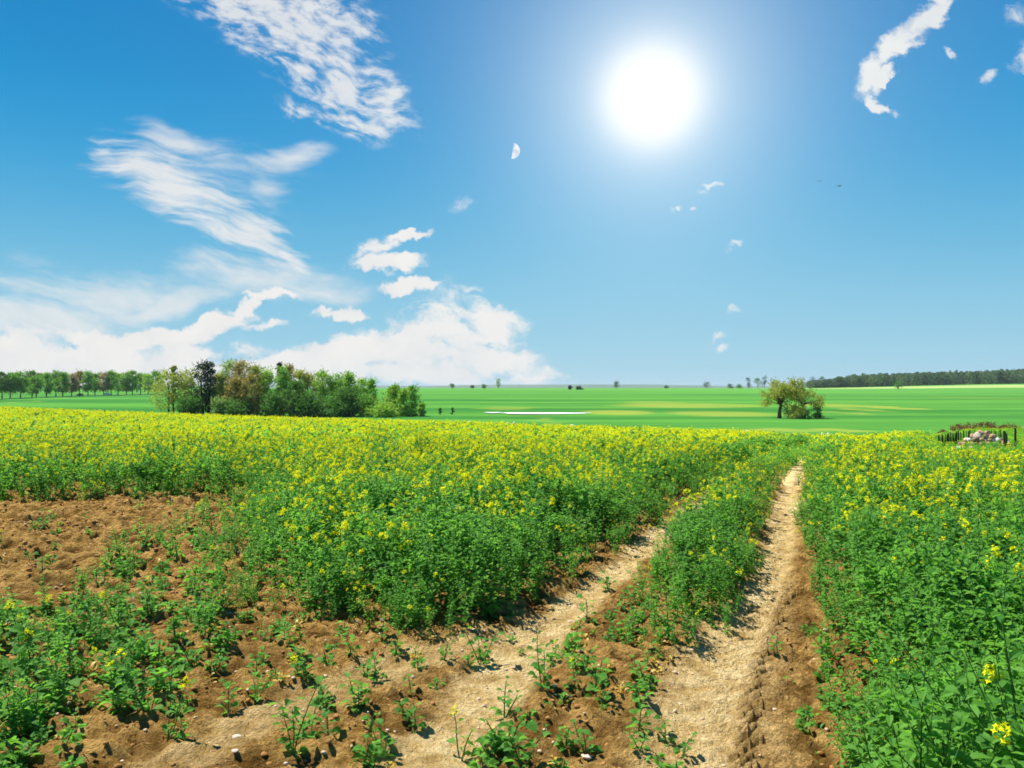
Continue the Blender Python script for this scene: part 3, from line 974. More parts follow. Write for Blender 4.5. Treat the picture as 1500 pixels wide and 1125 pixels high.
def stones():
    rnd = random.Random(4)
    cx, d = (1441 - 750) / FPX * 28.0, 28.0
    # a heap: rings of field stones, biggest at the bottom
    spots = []
    for lvl, (rad, n, zz) in enumerate([(1.0, 24, .06), (.80, 18, .19), (.58, 14, .32), (.36, 9, .44), (.14, 4, .55)]):
        for i in range(n):
            q = 6.283 * (i + .3 * rnd.random()) / n + lvl
            spots.append((rad * math.cos(q), rad * .62 * math.sin(q), zz, lvl))
        if lvl < 3:
            for i in range(n // 2):
                q = 6.283 * i / (n // 2) + 1; spots.append((rad * .55 * math.cos(q), rad * .35 * math.sin(q), zz - .02, lvl))
    for i, (x, y, z, lvl) in enumerate(spots):
        s = rnd.uniform(.065, .125)
        me = rock_mesh(i, s * rnd.uniform(.8, 1.3), s, s * rnd.uniform(.7, 1.2))
        mk = rnd.choices([0, 1, 2, 3, 4], [1.2, 7, 7, .7, .6])[0]
        o = link('stone', me, M_ROCK[mk])
        wx, wy = cx + x, d + y
        o.location = (wx, wy, float(H(wx, wy)) + z); o.rotation_euler = (rnd.random() * 3, rnd.random() * 3, rnd.random() * 6)
        kind = ['pale grey', 'tan', 'dark brown', 'white', 'rust red'][mk]
        where = ['in the bottom row', 'in the second row', 'in the middle', 'near the top', 'on the very top'][lvl]
        tag(o, f'{kind} field stone {where} of the stone heap', 'stone', 'field stones in the heap by the fence')
    # loose white stones on the soil
    for px, py, s, lab in [(50, 777, .07, 'flat whitish stone on the bare brown soil at the far left'), (8, 915, .06, 'pale stone at the left picture edge below the ploughed patch'),
                           (345, 1108, .022, 'small white stone on brown soil near the bottom'), (348, 1072, .03, 'flat pale stone on brown soil left of the tall seedling'),
                           (860, 1112, .028, 'white stone in the withered weeds at the bottom centre'), (562, 912, .03, 'pale stone under the edge of the left crop'),
                           (835, 905, .022, 'small pale stone where the left rut leaves the crop')]:
        x, y = at(px, py); o = link('stone', rock_mesh(int(px), s * .9, s * .7, s * .4), M_ROCK[0]); o.location = (x, y, float(Hs(x, y)) + s * .2)
        tag(o, lab, 'stone')
    # gravel: nobody could count it
    rng = np.random.default_rng(8)
    base = [rock_mesh(60 + i, 1, .8, .6) for i in range(4)]
    bv = []
    for b in base:
        v = np.empty(len(b.vertices) * 3, np.float32); b.vertices.foreach_get('co', v)
        f = np.array([tuple(p.vertices) for p in b.polygons]); bv.append((v.reshape(-1, 3), f))
    V = []; F = []; off = 0
    n = 1500
    y = 3.2 + 10 * rng.random(n) ** 1.6; x = rng.uniform(-9, 2.4, n)
    x = np.maximum(x, -.75 * y)
    z = Hs(x, y)
    for i in range(n):
        v, f = bv[i & 3]; s = rng.uniform(.004, .014) * (1 + .06 * y[i]); a = rng.uniform(0, 6.28); c, sn = math.cos(a), math.sin(a)
        w = v * s; w = np.stack([w[:, 0] * c - w[:, 1] * sn, w[:, 0] * sn + w[:, 1] * c, w[:, 2]], -1) + (x[i], y[i], z[i] + s * .2)
        V.append(w); F.append(f + off); off += len(w)
    o = link('gravel', mesh_np('gravel', np.concatenate(V), [np.concatenate(F)]), plain('gravel_stone', (.50, .38, .26), .85, .2, .5, 9))
    tag(o, 'small pale stones and crumbs strewn over the bare soil', 'gravel', kind='stuff')
    # clods of earth
    V = []; F = []; off = 0
    n = 6500
    y = 3.0 + 11 * rng.random(n) ** 1.4; x = rng.uniform(-10, 2.2, n); x = np.maximum(x, -.8 * y)
    _, pale, _, rough = soil_detail(x, y); k = (pale < .25); x, y, rough = x[k], y[k], rough[k]; z = Hs(x, y)
    for i in range(len(x)):
        v, f = bv[i & 3]; s = rng.uniform(.006, .022) * (1 + .7 * rough[i]); a = rng.uniform(0, 6.28); c, sn = math.cos(a), math.sin(a)
        w = v * s; w = np.stack([w[:, 0] * c - w[:, 1] * sn, w[:, 0] * sn + w[:, 1] * c, w[:, 2]], -1) + (x[i], y[i], z[i] + s * .15)
        V.append(w); F.append(f + off); off += len(w)
    o = link('earth_clods', mesh_np('earth_clods', np.concatenate(V), [np.concatenate(F)]), plain('clod_soil', (.30, .155, .055), .95, .1, .45, 14))
    tag(o, 'crumbled brown clods of earth on the bare soil', 'clods', kind='stuff')


stones()


# ------------------------------------------------------------------ trees
def crown_mesh(name, seed, h0, h1, w, shape='oval', nleaf=2400, leaf_s=.30, ncl=34, tight=.16, depth=None):
    rng = np.random.default_rng(seed)
    t = rng.random(ncl) ** .9
    env = {'oval': lambda t: np.sin(np.pi * np.clip(t * .93 + .05, 0, 1)) ** .6, 'cone': lambda t: (1 - t) ** .75 * .95 + .05,
           'round': lambda t: np.sqrt(np.clip(1 - (2 * t - 1) ** 2, 0.05, 1)), 'column': lambda t: .55 + .45 * np.sin(np.pi * t),
           'spread': lambda t: .35 + .65 * np.sin(np.pi * np.clip(t * .8 + .1, 0, 1)), 'vase': lambda t: .3 + .7 * np.sin(np.pi * np.clip(t * .62, 0, 1))}[shape]
    a = rng.uniform(0, 6.283, ncl); r = np.sqrt(rng.random(ncl)) * env(t) * w / 2 * .85
    C = np.stack([r * np.cos(a), r * np.sin(a) * (depth or 1), h0 + (h1 - h0) * t], -1)
    C[0] = (rng.normal(0, w * .06), 0, h1 * .97)
    cr = rng.uniform(.6, 1.25, ncl) * w * tight
    ci = rng.integers(0, ncl, nleaf)
    P = C[ci] + rng.normal(0, 1, (nleaf, 3)) * cr[ci][:, None] * np.array([.62, .62, .50])
    P[:, 2] = np.maximum(P[:, 2], h0 * .6)
    n = rng.normal(0, 1, (nleaf, 3)); n /= np.linalg.norm(n, axis=1)[:, None]
    b = np.cross(n, rng.normal(0, 1, (nleaf, 3))); b /= np.linalg.norm(b, axis=1)[:, None]; c = np.cross(n, b)
    s = leaf_s * rng.uniform(.5, 1.2, nleaf)[:, None]
    V = np.stack([P + b * s, P + c * s * .6, P - b * s, P - c * s * .6], 1).reshape(-1, 3)
    F = np.arange(nleaf * 4).reshape(-1, 4)
    return mesh_np(name, V, [F]), C


def trunk_mesh(seed, h, r, C, k=8, top=.75):
    rnd = random.Random(seed); mb = MB()
    lean = Vector((rnd.uniform(-.04, .04), rnd.uniform(-.04, .04), 0)) * h
    pts = [Vector((0, 0, -.3)), Vector((0, 0, h * .15)) + lean * .1, Vector((0, 0, h * .4)) + lean * .5, Vector((0, 0, h * top)) + lean]
    mb.tube(pts, [r * 1.25, r, r * .7, r * .25], 6)
    idx = rnd.sample(range(len(C)), min(k, len(C)))
    for i in idx:
        c = Vector(C[i]); z = min(c.z * .6, h * .6) * rnd.uniform(.7, 1.0)
        p0 = Vector((0, 0, z)) + lean * (z / h); mid = p0.lerp(c, .5) + Vector((0, 0, h * .03))
        mb.tube([p0, mid, c], [r * .45, r * .28, r * .1], 4)
    return mb.mesh('trunk', (), True)


def fol(name, dark, light, tr, t=.4, ns=.6): return leaf_mat(name, dark, light, tr, t, ns, .6, .2)


MF = dict(
    fresh=fol('fresh_leaves', (.13, .30, .025), (.29, .52, .05), (.42, .68, .07)),
    green=fol('green_leaves', (.07, .22, .025), (.17, .41, .04), (.26, .54, .06)),
    olive=fol('olive_leaves', (.17, .23, .03), (.38, .42, .06), (.5, .55, .08)),
    ochre=fol('budding_ochre_leaves', (.19, .17, .04), (.40, .33, .09), (.5, .42, .10)),
    pink=fol('budding_pinkish_twigs', (.24, .19, .12), (.44, .35, .22), (.5, .4, .22)),
    dark=fol('dark_needles', (.006, .030, .016), (.014, .060, .026), (.02, .08, .02), .15),
    deep=fol('deep_green_leaves', (.040, .125, .02), (.10, .25, .035), (.15, .36, .05)),
    pale=fol('pale_green_leaves', (.12, .22, .06), (.26, .40, .10), (.40, .60, .14)),
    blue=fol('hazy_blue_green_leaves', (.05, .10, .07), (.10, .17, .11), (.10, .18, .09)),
    rust=fol('rusty_dead_stems', (.12, .05, .02), (.26, .11, .04), (.3, .14, .05), .25),
)


def tree(name, label, cat, px, d, h, w, shape, mat, group=None, h0=.25, nleaf=2400, ls=.30, ncl=34, tight=.16, seed=None, bark=None, r=None, limbs=8, sink=0.0, depth=None, kid='crown'):
    seed = seed if seed is not None else abs(int(px * 7 + d * 3)) + 1000
    p = at_d(px, d); p.z -= sink
    t = thing(name, label, cat, p, 0, group)
    me, C = crown_mesh('crown', seed, h * h0, h, w, shape, nleaf, ls, ncl, tight, depth)
    link(kid, me, MF[mat], t)
    link('trunk' if kid == 'crown' else 'stems', trunk_mesh(seed, h, r or max(.08, h * .022), C, limbs), bark or M_BARK, t)
    return t


def px_h(d, pix): return pix / FPX * d


def copse():
    # px, d, top y, width px, shape, colour, crown base fraction, label
    G = 'trees of the copse behind the rapeseed'
    L = [(247, 204, 546, 36, 'spread', 'olive', .22, 'spreading olive tree at the left end of the copse'),
         (254, 206, 535, 10, 'column', 'olive', .35, 'thin-topped tree with sparse leaves at the left end of the copse'),
         (280, 208, 545, 26, 'vase', 'olive', .30, 'sparse tree just left of the dark conifer'),
         (297, 203, 532, 20, 'column', 'dark', .06, 'tall dark evergreen near the left end of the copse'),
         (306, 204, 532, 14, 'column', 'dark', .10, 'second dark evergreen tip beside the tall dark one'),
         (322, 206, 550, 24, 'oval', 'olive', .10, 'olive tree just right of the dark evergreens'),
         (336, 207, 532, 24, 'oval', 'pale', .12, 'tall pale greyish-green tree left in the copse'),
         (354, 207, 531, 26, 'oval', 'ochre', .14, 'tall ochre-brown budding tree in the left half of the copse'),
         (344, 201, 556, 26, 'oval', 'ochre', .05, 'low ochre tree in front of the two tall budding trees'),
         (377, 206, 538, 28, 'oval', 'olive', .10, 'yellowish-green tree right of the ochre-brown tree'),
         (368, 200, 552, 26, 'oval', 'ochre', .05, 'orange-tinted low tree at the front of the copse'),
         (392, 205, 541, 26, 'oval', 'fresh', .08, 'bright green tree between the yellowish tree and the dark tip'),
         (410, 210, 531, 12, 'cone', 'dark', .3, 'dark pointed conifer tip rising in the middle of the copse'),
         (414, 204, 541, 24, 'cone', 'green', .05, 'green tree in front of the dark conifer tip'),
         (425, 209, 536, 18, 'oval', 'ochre', .2, 'brownish tree top just right of the dark conifer tip'),
         (438, 206, 546, 26, 'oval', 'olive', .08, 'olive tree in the middle of the copse'),
         (452, 208, 550, 24, 'oval', 'pink', .12, 'pinkish-brown budding tree in the middle of the copse'),
         (434, 201, 562, 26, 'oval', 'deep', .03, 'low dark green tree front middle of the copse'),
         (474, 205, 546, 28, 'oval', 'fresh', .06, 'tallest fresh green tree of the right half of the copse'),
         (492, 207, 551, 26, 'oval', 'green', .06, 'green tree right of the tallest fresh green one'),
         (511, 204, 549, 24, 'cone', 'fresh', .05, 'pointed fresh green tree in the right half of the copse'),
         (528, 207, 558, 20, 'oval', 'fresh', .06, 'shorter bright tree right of the pointed one'),
         (544, 209, 558, 20, 'cone', 'fresh', .08, 'small pointed bright tree before the gap in the copse'),
         (505, 200, 572, 30, 'oval', 'deep', .02, 'low dark green tree at the front of the right half'),
         (535, 202, 583, 34, 'round', 'green', .02, 'rounded green bush left of the gap in the copse'),
         (578, 206, 567, 22, 'oval', 'fresh', .05, 'light green tree right of the gap in the copse'),
         (591, 202, 572, 18, 'cone', 'fresh', .03, 'slim light green tree near the right end of the copse'),
         (604, 207, 567, 20, 'column', 'green', .03, 'dark-sided poplar-like tree at the right end of the copse'),
         (455, 199, 580, 34, 'round', 'deep', .02, 'dark bush in front of the middle of the copse'),
         (400, 198, 580, 34, 'round', 'deep', .02, 'dark undergrowth bush below the dark conifer tip'),
         (348, 198, 590, 34, 'round', 'deep', .02, 'dark undergrowth bush below the ochre trees'),
         (318, 198, 585, 18, 'round', 'pale', .02, 'pale blossoming shrub right of the dark evergreens'),
         (280, 200, 585, 26, 'round', 'deep', .02, 'dark undergrowth bush below the dark evergreens'),
         (562, 197, 594, 30, 'round', 'fresh', .02, 'low light green spreading shrub below the gap'),
         (618, 203, 592, 10, 'column', 'fresh', .02, 'small thin sapling just past the right end of the copse'),
         (490, 198, 586, 30, 'round', 'deep', .02, 'dark bush in front of the right half of the copse')]
    for px, d, ty, wp, sh, m, h0, lab in L:
        gp = at_d(px, d)
        h = EYE - gp.z + px_h(d, HOR - ty)
        shrub = 'bush' in lab or 'shrub' in lab
        sparse = 'sparse' in lab or 'spreading olive' in lab
        tree('shrub' if shrub else ('conifer' if m == 'dark' else 'deciduous_tree'), lab, 'bush' if shrub else 'tree', px, d, h, px_h(d, wp) * (1.55 if wp > 12 else 1.15), sh, m, G, h0 * .7,
             nleaf=1200 if (sparse and wp < 14) else (2600 if sparse else 3400 if wp > 20 else 2200), ls=.27, ncl=(34 if sparse else 70 if m == 'dark' else 40), tight=.17 if m != 'dark' else .22, kid='foliage' if shrub else 'crown')


copse()


def lone_tree():
    d = 190
    p = at_d(1152, d)
    t = thing('field_tree', 'large spreading olive-green tree with two reddish trunks standing alone in the green field', 'tree', p)
    s = 1 / FPX * d
    rng = np.random.default_rng(77)
    # crown clusters in pixel offsets from the foot (1152, 611)
    cl = []
    for cx, cy, rx, ry, n in [(-14, -42, 18, 12, 20), (8, -46, 16, 9, 16), (12, -36, 14, 8, 12), (26, -30, 15, 12, 12), (-26, -28, 11, 9, 9), (40, -26, 9, 8, 6), (2, -30, 14, 9, 9), (14, -12, 15, 9, 9)]:
        for i in range(n):
            a = rng.uniform(0, 6.28); r = math.sqrt(rng.random())
            cl.append(((cx + rx * r * math.cos(a)) * s, rng.normal(0, 12) * s, -(cy + ry * r * math.sin(a)) * s))
    C = np.array(cl); n = 9000; ci = rng.integers(0, len(C), n)
    P = C[ci] + rng.normal(0, 1, (n, 3)) * 3.0 * s
    nn = rng.normal(0, 1, (n, 3)); nn /= np.linalg.norm(nn, axis=1)[:, None]
    b = np.cross(nn, rng.normal(0, 1, (n, 3))); b /= np.linalg.norm(b, axis=1)[:, None]; c = np.cross(nn, b)
    q = .20 * rng.uniform(.5, 1.3, n)[:, None]
    V = np.stack([P + b * q, P + c * q * .6, P - b * q, P - c * q * .6], 1).reshape(-1, 3)
    link('crown', mesh_np('crown', V, [np.arange(n * 4).reshape(-1, 4)]), MF['olive'], t)
    rnd = random.Random(5)
    for nm, bx, grp in (('trunk', -10, [i for i in range(len(C)) if C[i][0] < 8 * s]), ('trunk', 25, [i for i in range(len(C)) if C[i][0] >= 8 * s])):
        mb = MB(); r = .42 if bx < 0 else .30
        top = Vector(((bx + (2 if bx < 0 else -1)) * s, 0, 20 * s))
        mb.tube([(bx * s, 0, -.4), (bx * s, 0, 9 * s), top], [r * 1.3, r, r * .8], 7)
        for i in rnd.sample(grp, 22):
            cc = Vector(C[i]); m1 = top.lerp(cc, .5) + Vector((0, 0, .4))
            mb.tube([top, m1, cc], [r * .42, r * .22, .04], 5)
        link(nm, mb.mesh(nm, (), True), M_BARK_RED, t)
    tree('shrub', 'dark round bush at the right foot of the lone field tree', 'bush', 1197, 191, px_h(191, 15), px_h(191, 24), 'round', 'deep', None, .02, 900, .22, 20, kid='foliage')
    tree('shrub', 'olive brown bush between the trunks of the lone field tree', 'bush', 1163, 186, px_h(186, 18), px_h(186, 30), 'round', 'olive', None, .02, 1000, .22, 20, kid='foliage')
    tree('shrub', 'low brownish scrub right of the trunks of the lone field tree', 'bush', 1180, 187, px_h(187, 11), px_h(187, 26), 'round', 'deep', None, .02, 700, .22, 20, kid='foliage')


lone_tree()


def tree_row():
    G = 'trees along the far road'
    cols = ['green', 'green', 'deep', 'fresh', 'green', 'green', 'pink', 'green', 'pink', 'green', 'fresh', 'green', 'fresh', 'fresh', 'green', 'fresh']
    pxs = [-60, -38, -16, 3, 15, 30, 47, 53, 68, 82, 92, 105, 117, 129, 139, 152, 163, 173, 185, 194, 206, 217, 228]
    n = len(pxs)
    cc = {6: 'deep', 0: 'green', 1: 'deep', 2: 'deep', 3: 'deep', 4: 'green', 5: 'green', 7: 'green', 8: 'green', 9: 'green', 10: 'green', 11: 'pink', 12: 'ochre', 13: 'green', 14: 'green', 15: 'pink', 16: 'green', 17: 'fresh', 18: 'green', 19: 'green', 20: 'green', 21: 'fresh', 22: 'green'}
    names_ = {'deep': 'dark green', 'green': 'green', 'fresh': 'light green', 'pink': 'pinkish-brown budding', 'rust': 'reddish-brown', 'ochre': 'ochre'}
    spec = {3: 'broad dark green tree at the left picture edge beside the far road', 4: 'leafy green tree, second from the left edge on the far road',
            6: 'dark crowned tree left of the dip in the far tree row', 7: 'low-branched green tree at the dip in the far tree row',
            11: 'pinkish-brown budding tree standing left of the dark car', 12: 'ochre-brown tree directly behind the dark car',
            15: 'bare brownish tree behind the white car', 22: 'green tree of the far road just left of the copse'}
    for i, px in enumerate(pxs):
        t = np.clip((px + 50) / 280, 0, 1); d = 385 + 165 * t + 6 * math.sin(i * 2.3)
        gp = at_d(px, d); ty = 547 + 2.0 * math.sin(i * 1.9) + (4 if i == 7 else 0)
        h = EYE - gp.z + px_h(d, HOR - ty)
        lab = spec.get(i, f'{names_[cc[i]]} tree in the row along the far road')
        tree('roadside_tree', lab, 'tree', px, d, h, px_h(d, 27 if px < 60 else 21), 'spread' if px < 60 else 'oval', cc[i], G, .22, 2400, .45, 34, .16, limbs=6, r=.28)
    # a second, looser row behind fills the gaps
    for i, px in enumerate([-45, -5, 22, 40, 60, 75, 98, 112, 134, 146, 158, 180, 200, 212, 235]):
        d = 640 + 8 * math.sin(i * 3); gp = at_d(px, d); h = EYE - gp.z + px_h(d, HOR - (549 + 1.5 * math.sin(i * 2.7)))
        tree('roadside_tree', 'pale hazy tree in the second row behind the far road', 'tree', px, d, h, px_h(d, 19), 'oval', ['fresh', 'green', 'fresh', 'pink'][i % 4], 'trees of the second row behind the far road', .22, 900, .6, 20, .17, limbs=4, r=.3)
    # road
    m = plain('asphalt', (.19, .19, .19), .9, .2, .2, .3)
    pts = []
    for px in np.linspace(-400, 560, 60):
        t = (px + 50) / 280; d = 378 + 165 * t; pts.append(((px - 750) / FPX * d, d))
    V = []; F = []
    for i, (x, y) in enumerate(pts):
        for k, dy in enumerate((-3.2, 3.2)): V.append((x, y + dy, float(H(x, y + dy)) + .30))
        for k, dy in enumerate((-3.6, 3.6)): V.append((x, y + dy, float(H(x, y + dy)) - .2))
    for i in range(len(pts) - 1):
        a = i * 4; b = a + 4
        F += [(a, b, b + 1, a + 1), (a + 2, b + 2, b, a), (a + 1, b + 1, b + 3, a + 3)]
    me = bpy.data.meshes.new('road'); me.from_pydata(V, [], F); tag(link('road', me, m), kind='structure')


tree_row()


def car(label, px, d, paint, rz, s=1.0):
    p = at_d(px, d); p.z += .30
    t = thing('car', label, 'car', p, rz)
    t.scale = (s, s, s)
    mb = MB()
    mb.prism([(-2.1, .32), (-2.15, .75), (-1.9, .92), (-1.2, .98), (1.0, .98), (1.9, .86), (2.15, .62), (2.1, .32)], -.85, .85)
    link('body', mb.mesh('body'), paint, t)
    mb = MB(); mb.prism([(-1.75, .98), (-1.35, 1.42), (.35, 1.46), (1.05, .98)], -.74, .74)
    link('cabin_roof', mb.mesh('cabin_roof'), paint, t)
    glass = plain('car_glass', (.03, .04, .05), .1, .6, .1)
    mb = MB(); mb.prism([(-1.45, 1.02), (-1.2, 1.34), (.28, 1.37), (.78, 1.02)], -.745, .745)
    mb.prism([(-1.752, 1.02), (-1.40, 1.40), (-1.37, 1.38), (-1.70, 1.0)], -.62, .62); mb.prism([(.40, 1.42), (1.06, 1.0), (1.02, 1.0), (.36, 1.40)], -.62, .62)
    link('window', mb.mesh('window'), glass, t)
    rub = plain('tyre_rubber', (.02, .02, .02), .9, .1, .1); rim = plain('rim_metal', (.5, .5, .5), .3, .5, .1, metallic=.8)
    for x in (-1.3, 1.3):
        for y in (-.8, .8):
            mb = MB(); V = []; n = 16
            for yy in (y - .1, y + .1):
                for k in range(n): V.append((x + .32 * math.cos(6.2832 * k / n), yy, .32 + .32 * math.sin(6.2832 * k / n)))
            mb.add(V, [tuple(range(n)), tuple(range(2 * n - 1, n - 1, -1))] + [(k, (k + 1) % n, n + (k + 1) % n, n + k) for k in range(n)])
            w = link('wheel', mb.mesh('wheel'), rub, t)
            mb = MB(); V = []
            for yy in (y - .112, y + .112):
                for k in range(n): V.append((x + .19 * math.cos(6.2832 * k / n), yy, .32 + .19 * math.sin(6.2832 * k / n)))
            mb.add(V, [tuple(range(n)), tuple(range(2 * n - 1, n - 1, -1))] + [(k, (k + 1) % n, n + (k + 1) % n, n + k) for k in range(n)])
            link('rim', mb.mesh('rim'), rim, w)
    lm = plain('headlight_glass', (.7, .7, .65), .2, .5, .05)
    for y in (-.6, .6):
        mb = MB(); mb.box(2.02, 2.16, y - .16, y + .16, .62, .74); link('headlight', mb.mesh('headlight'), lm, t)


def rpx(px): return 378 + 165 * (px + 50) / 280


car('white car on the road in front of the far tree row', 157, rpx(157), plain('white_paint', (.85, .85, .85), .3, .5, .03), R(-12))
car('dark reddish car on the road among the far tree row', 117, rpx(117), plain('dark_red_paint', (.10, .04, .05), .3, .5, .05), R(168))


# ------------------------------------------------------------------ far things on the skyline
def skyline():
    G = 'small trees on the skyline'
    for px, d, hp, wp, sh, m, lab in [
        (662, 1000, 6, 10, 'round', 'deep', 'small dark round tree on the skyline right of the copse'),
        (692, 1150, 4, 8, 'round', 'blue', 'faint low bush on the skyline between two dark ones'),
        (709, 1000, 5, 10, 'round', 'deep', 'low dark bush on the skyline under the big white cloud'),
        (730, 1000, 14, 9, 'vase', 'pale', 'thin pale tree on the skyline under the big white cloud'),
        (903, 1050, 9, 13, 'round', 'blue', 'grey round tree alone on the skyline below the sun'),
        (1035, 1200, 8, 14, 'round', 'blue', 'bluish tree on the skyline left of the lone field tree'),
        (976, 1200, 3, 8, 'round', 'blue', 'tiny faint bush on the skyline'),
        (1070, 1150, 5, 14, 'round', 'blue', 'low grey bush on the skyline left of the bluish trees'),
        (1083, 1150, 5, 12, 'round', 'deep', 'low dark bush on the skyline left of the bluish trees'),
        (1096, 1100, 15, 11, 'oval', 'blue', 'first bluish tree of the group behind the lone field tree'),
        (1110, 1100, 14, 13, 'oval', 'deep', 'dark green tree in the bluish group behind the lone field tree'),
        (1120, 1100, 17, 12, 'oval', 'blue', 'tallest bluish tree of the group left of the lone field tree'),
        (1175, 1100, 15, 15, 'oval', 'pink', 'pinkish-grey tree behind the right side of the lone field tree'),
        (1190, 1100, 15, 15, 'oval', 'blue', 'bluish tree at the left end of the far wood'),
        (1203, 1090, 15, 14, 'oval', 'blue', 'grey-green tree at the left end of the far wood'),
        (1316, 800, 11, 13, 'round', 'deep', 'dark round bush standing in front of the far wood')]:
        gp = at_d(px, d)
        h = max(px_h(d, hp), EYE - gp.z + px_h(d, hp * .9))if hp > 8 and d > 900 else px_h(d, hp)
        tree('distant_tree', lab, 'tree', px, d, h, px_h(d, wp), sh, m, G, .12, 700, .5, 18, .18, limbs=4, r=.25)
    for px, d, hp, wp, lab in [(645, 214, 9, 6, 'small dark shrub in the green field right of the copse'), (663, 216, 9, 6, 'second small dark shrub in the field right of the copse')]:
        tree('shrub', lab, 'bush', px, d, px_h(d, hp), px_h(d, wp), 'oval', 'deep', None, .05, 350, .2, 10, .2, limbs=3, kid='foliage')
    for px, wp, lab in [(835, 8, 'left one of two dark low hedges just below the skyline'), (849, 14, 'right and longer of two dark low hedges just below the skyline')]:
        d = 800; tree('hedge', lab, 'hedge', px, d, px_h(d, 5.5), px_h(d, wp), 'column', 'dark', None, .02, 900, .45, 24, .10, limbs=3, kid='foliage')
    # the far wood on the right: one mass
    rng = np.random.default_rng(21); V = []; nt = 700
    for i in range(nt):
        px = 1185 + 560 * rng.random(); back = rng.random(); d = 1080 + 130 * back
        gp = at_d(px, d)
        top = np.interp(px, [1185, 1240, 1300, 1400, 1500, 1750], [560, 553, 549, 546, 543, 539]) + rng.normal(0, 1.5)
        h = max(5.0, EYE - gp.z + px_h(d, HOR - top)); w = px_h(d, rng.uniform(7, 20))
        n = 240
        t = rng.random(n); a = rng.uniform(0, 6.283, n); r = np.sqrt(rng.random(n)) * (np.sin(np.pi * np.clip(t * .9 + .08, 0, 1)) ** .5) * w / 2
        P = np.stack([r * np.cos(a) + gp.x, r * np.sin(a) + gp.y, gp.z + h * (-.03 + 1.03 * t)], -1)
        nn = rng.normal(0, 1, (n, 3)); nn /= np.linalg.norm(nn, axis=1)[:, None]
        b = np.cross(nn, rng.normal(0, 1, (n, 3))); b /= np.linalg.norm(b, axis=1)[:, None]; c = np.cross(nn, b); s = rng.uniform(.5, 1.2, n)[:, None]
        V.append(np.stack([P + b * s, P + c * s, P - b * s, P - c * s], 1).reshape(-1, 3))
    V = np.concatenate(V)
    o = link('far_wood', mesh_np('far_wood', V, [np.arange(len(V)).reshape(-1, 4)]), fol('far_wood_leaves', (.05, .11, .06), (.18, .29, .10), (.18, .30, .09), .35, .03))
    tag(o, 'dark green wood along the skyline on the right', 'wood', kind='stuff')
    # low blue hills
    V = []; F = []; xs = np.linspace(-9000, 9000, 260)
    for i, x in enumerate(xs):
        z = 14 + 50 * float(fbm(np.array([x / 2300 + 3.7]), np.array([.3]), 4)[0]) - 14
        for y, k in ((7000, -60), (8000, z), (9500, -60)): V.append((x, y, k))
    for i in range(len(xs) - 1):
        a = i * 3; F += [(a, a + 3, a + 4, a + 1), (a + 1, a + 4, a + 5, a + 2)]
    me = bpy.data.meshes.new('hills'); me.from_pydata(V, [], F); me.polygons.foreach_set('use_smooth', [True] * len(F))
    tag(link('hills', me, plain('hill_woods', (.06, .12, .07), .9, .1, .3, .002)), kind='structure')


skyline()


# ------------------------------------------------------------------ puddles, fence, odds and ends
def water_mat():
    m, nt, o = new_mat('water')
    p = principled(nt, (.74, .75, .73), .4, .5, bump(noise(coords(nt), 2.0, 3, .5), .05, .05))
    nt.links.new(p.outputs[0], o.inputs[0]); return m


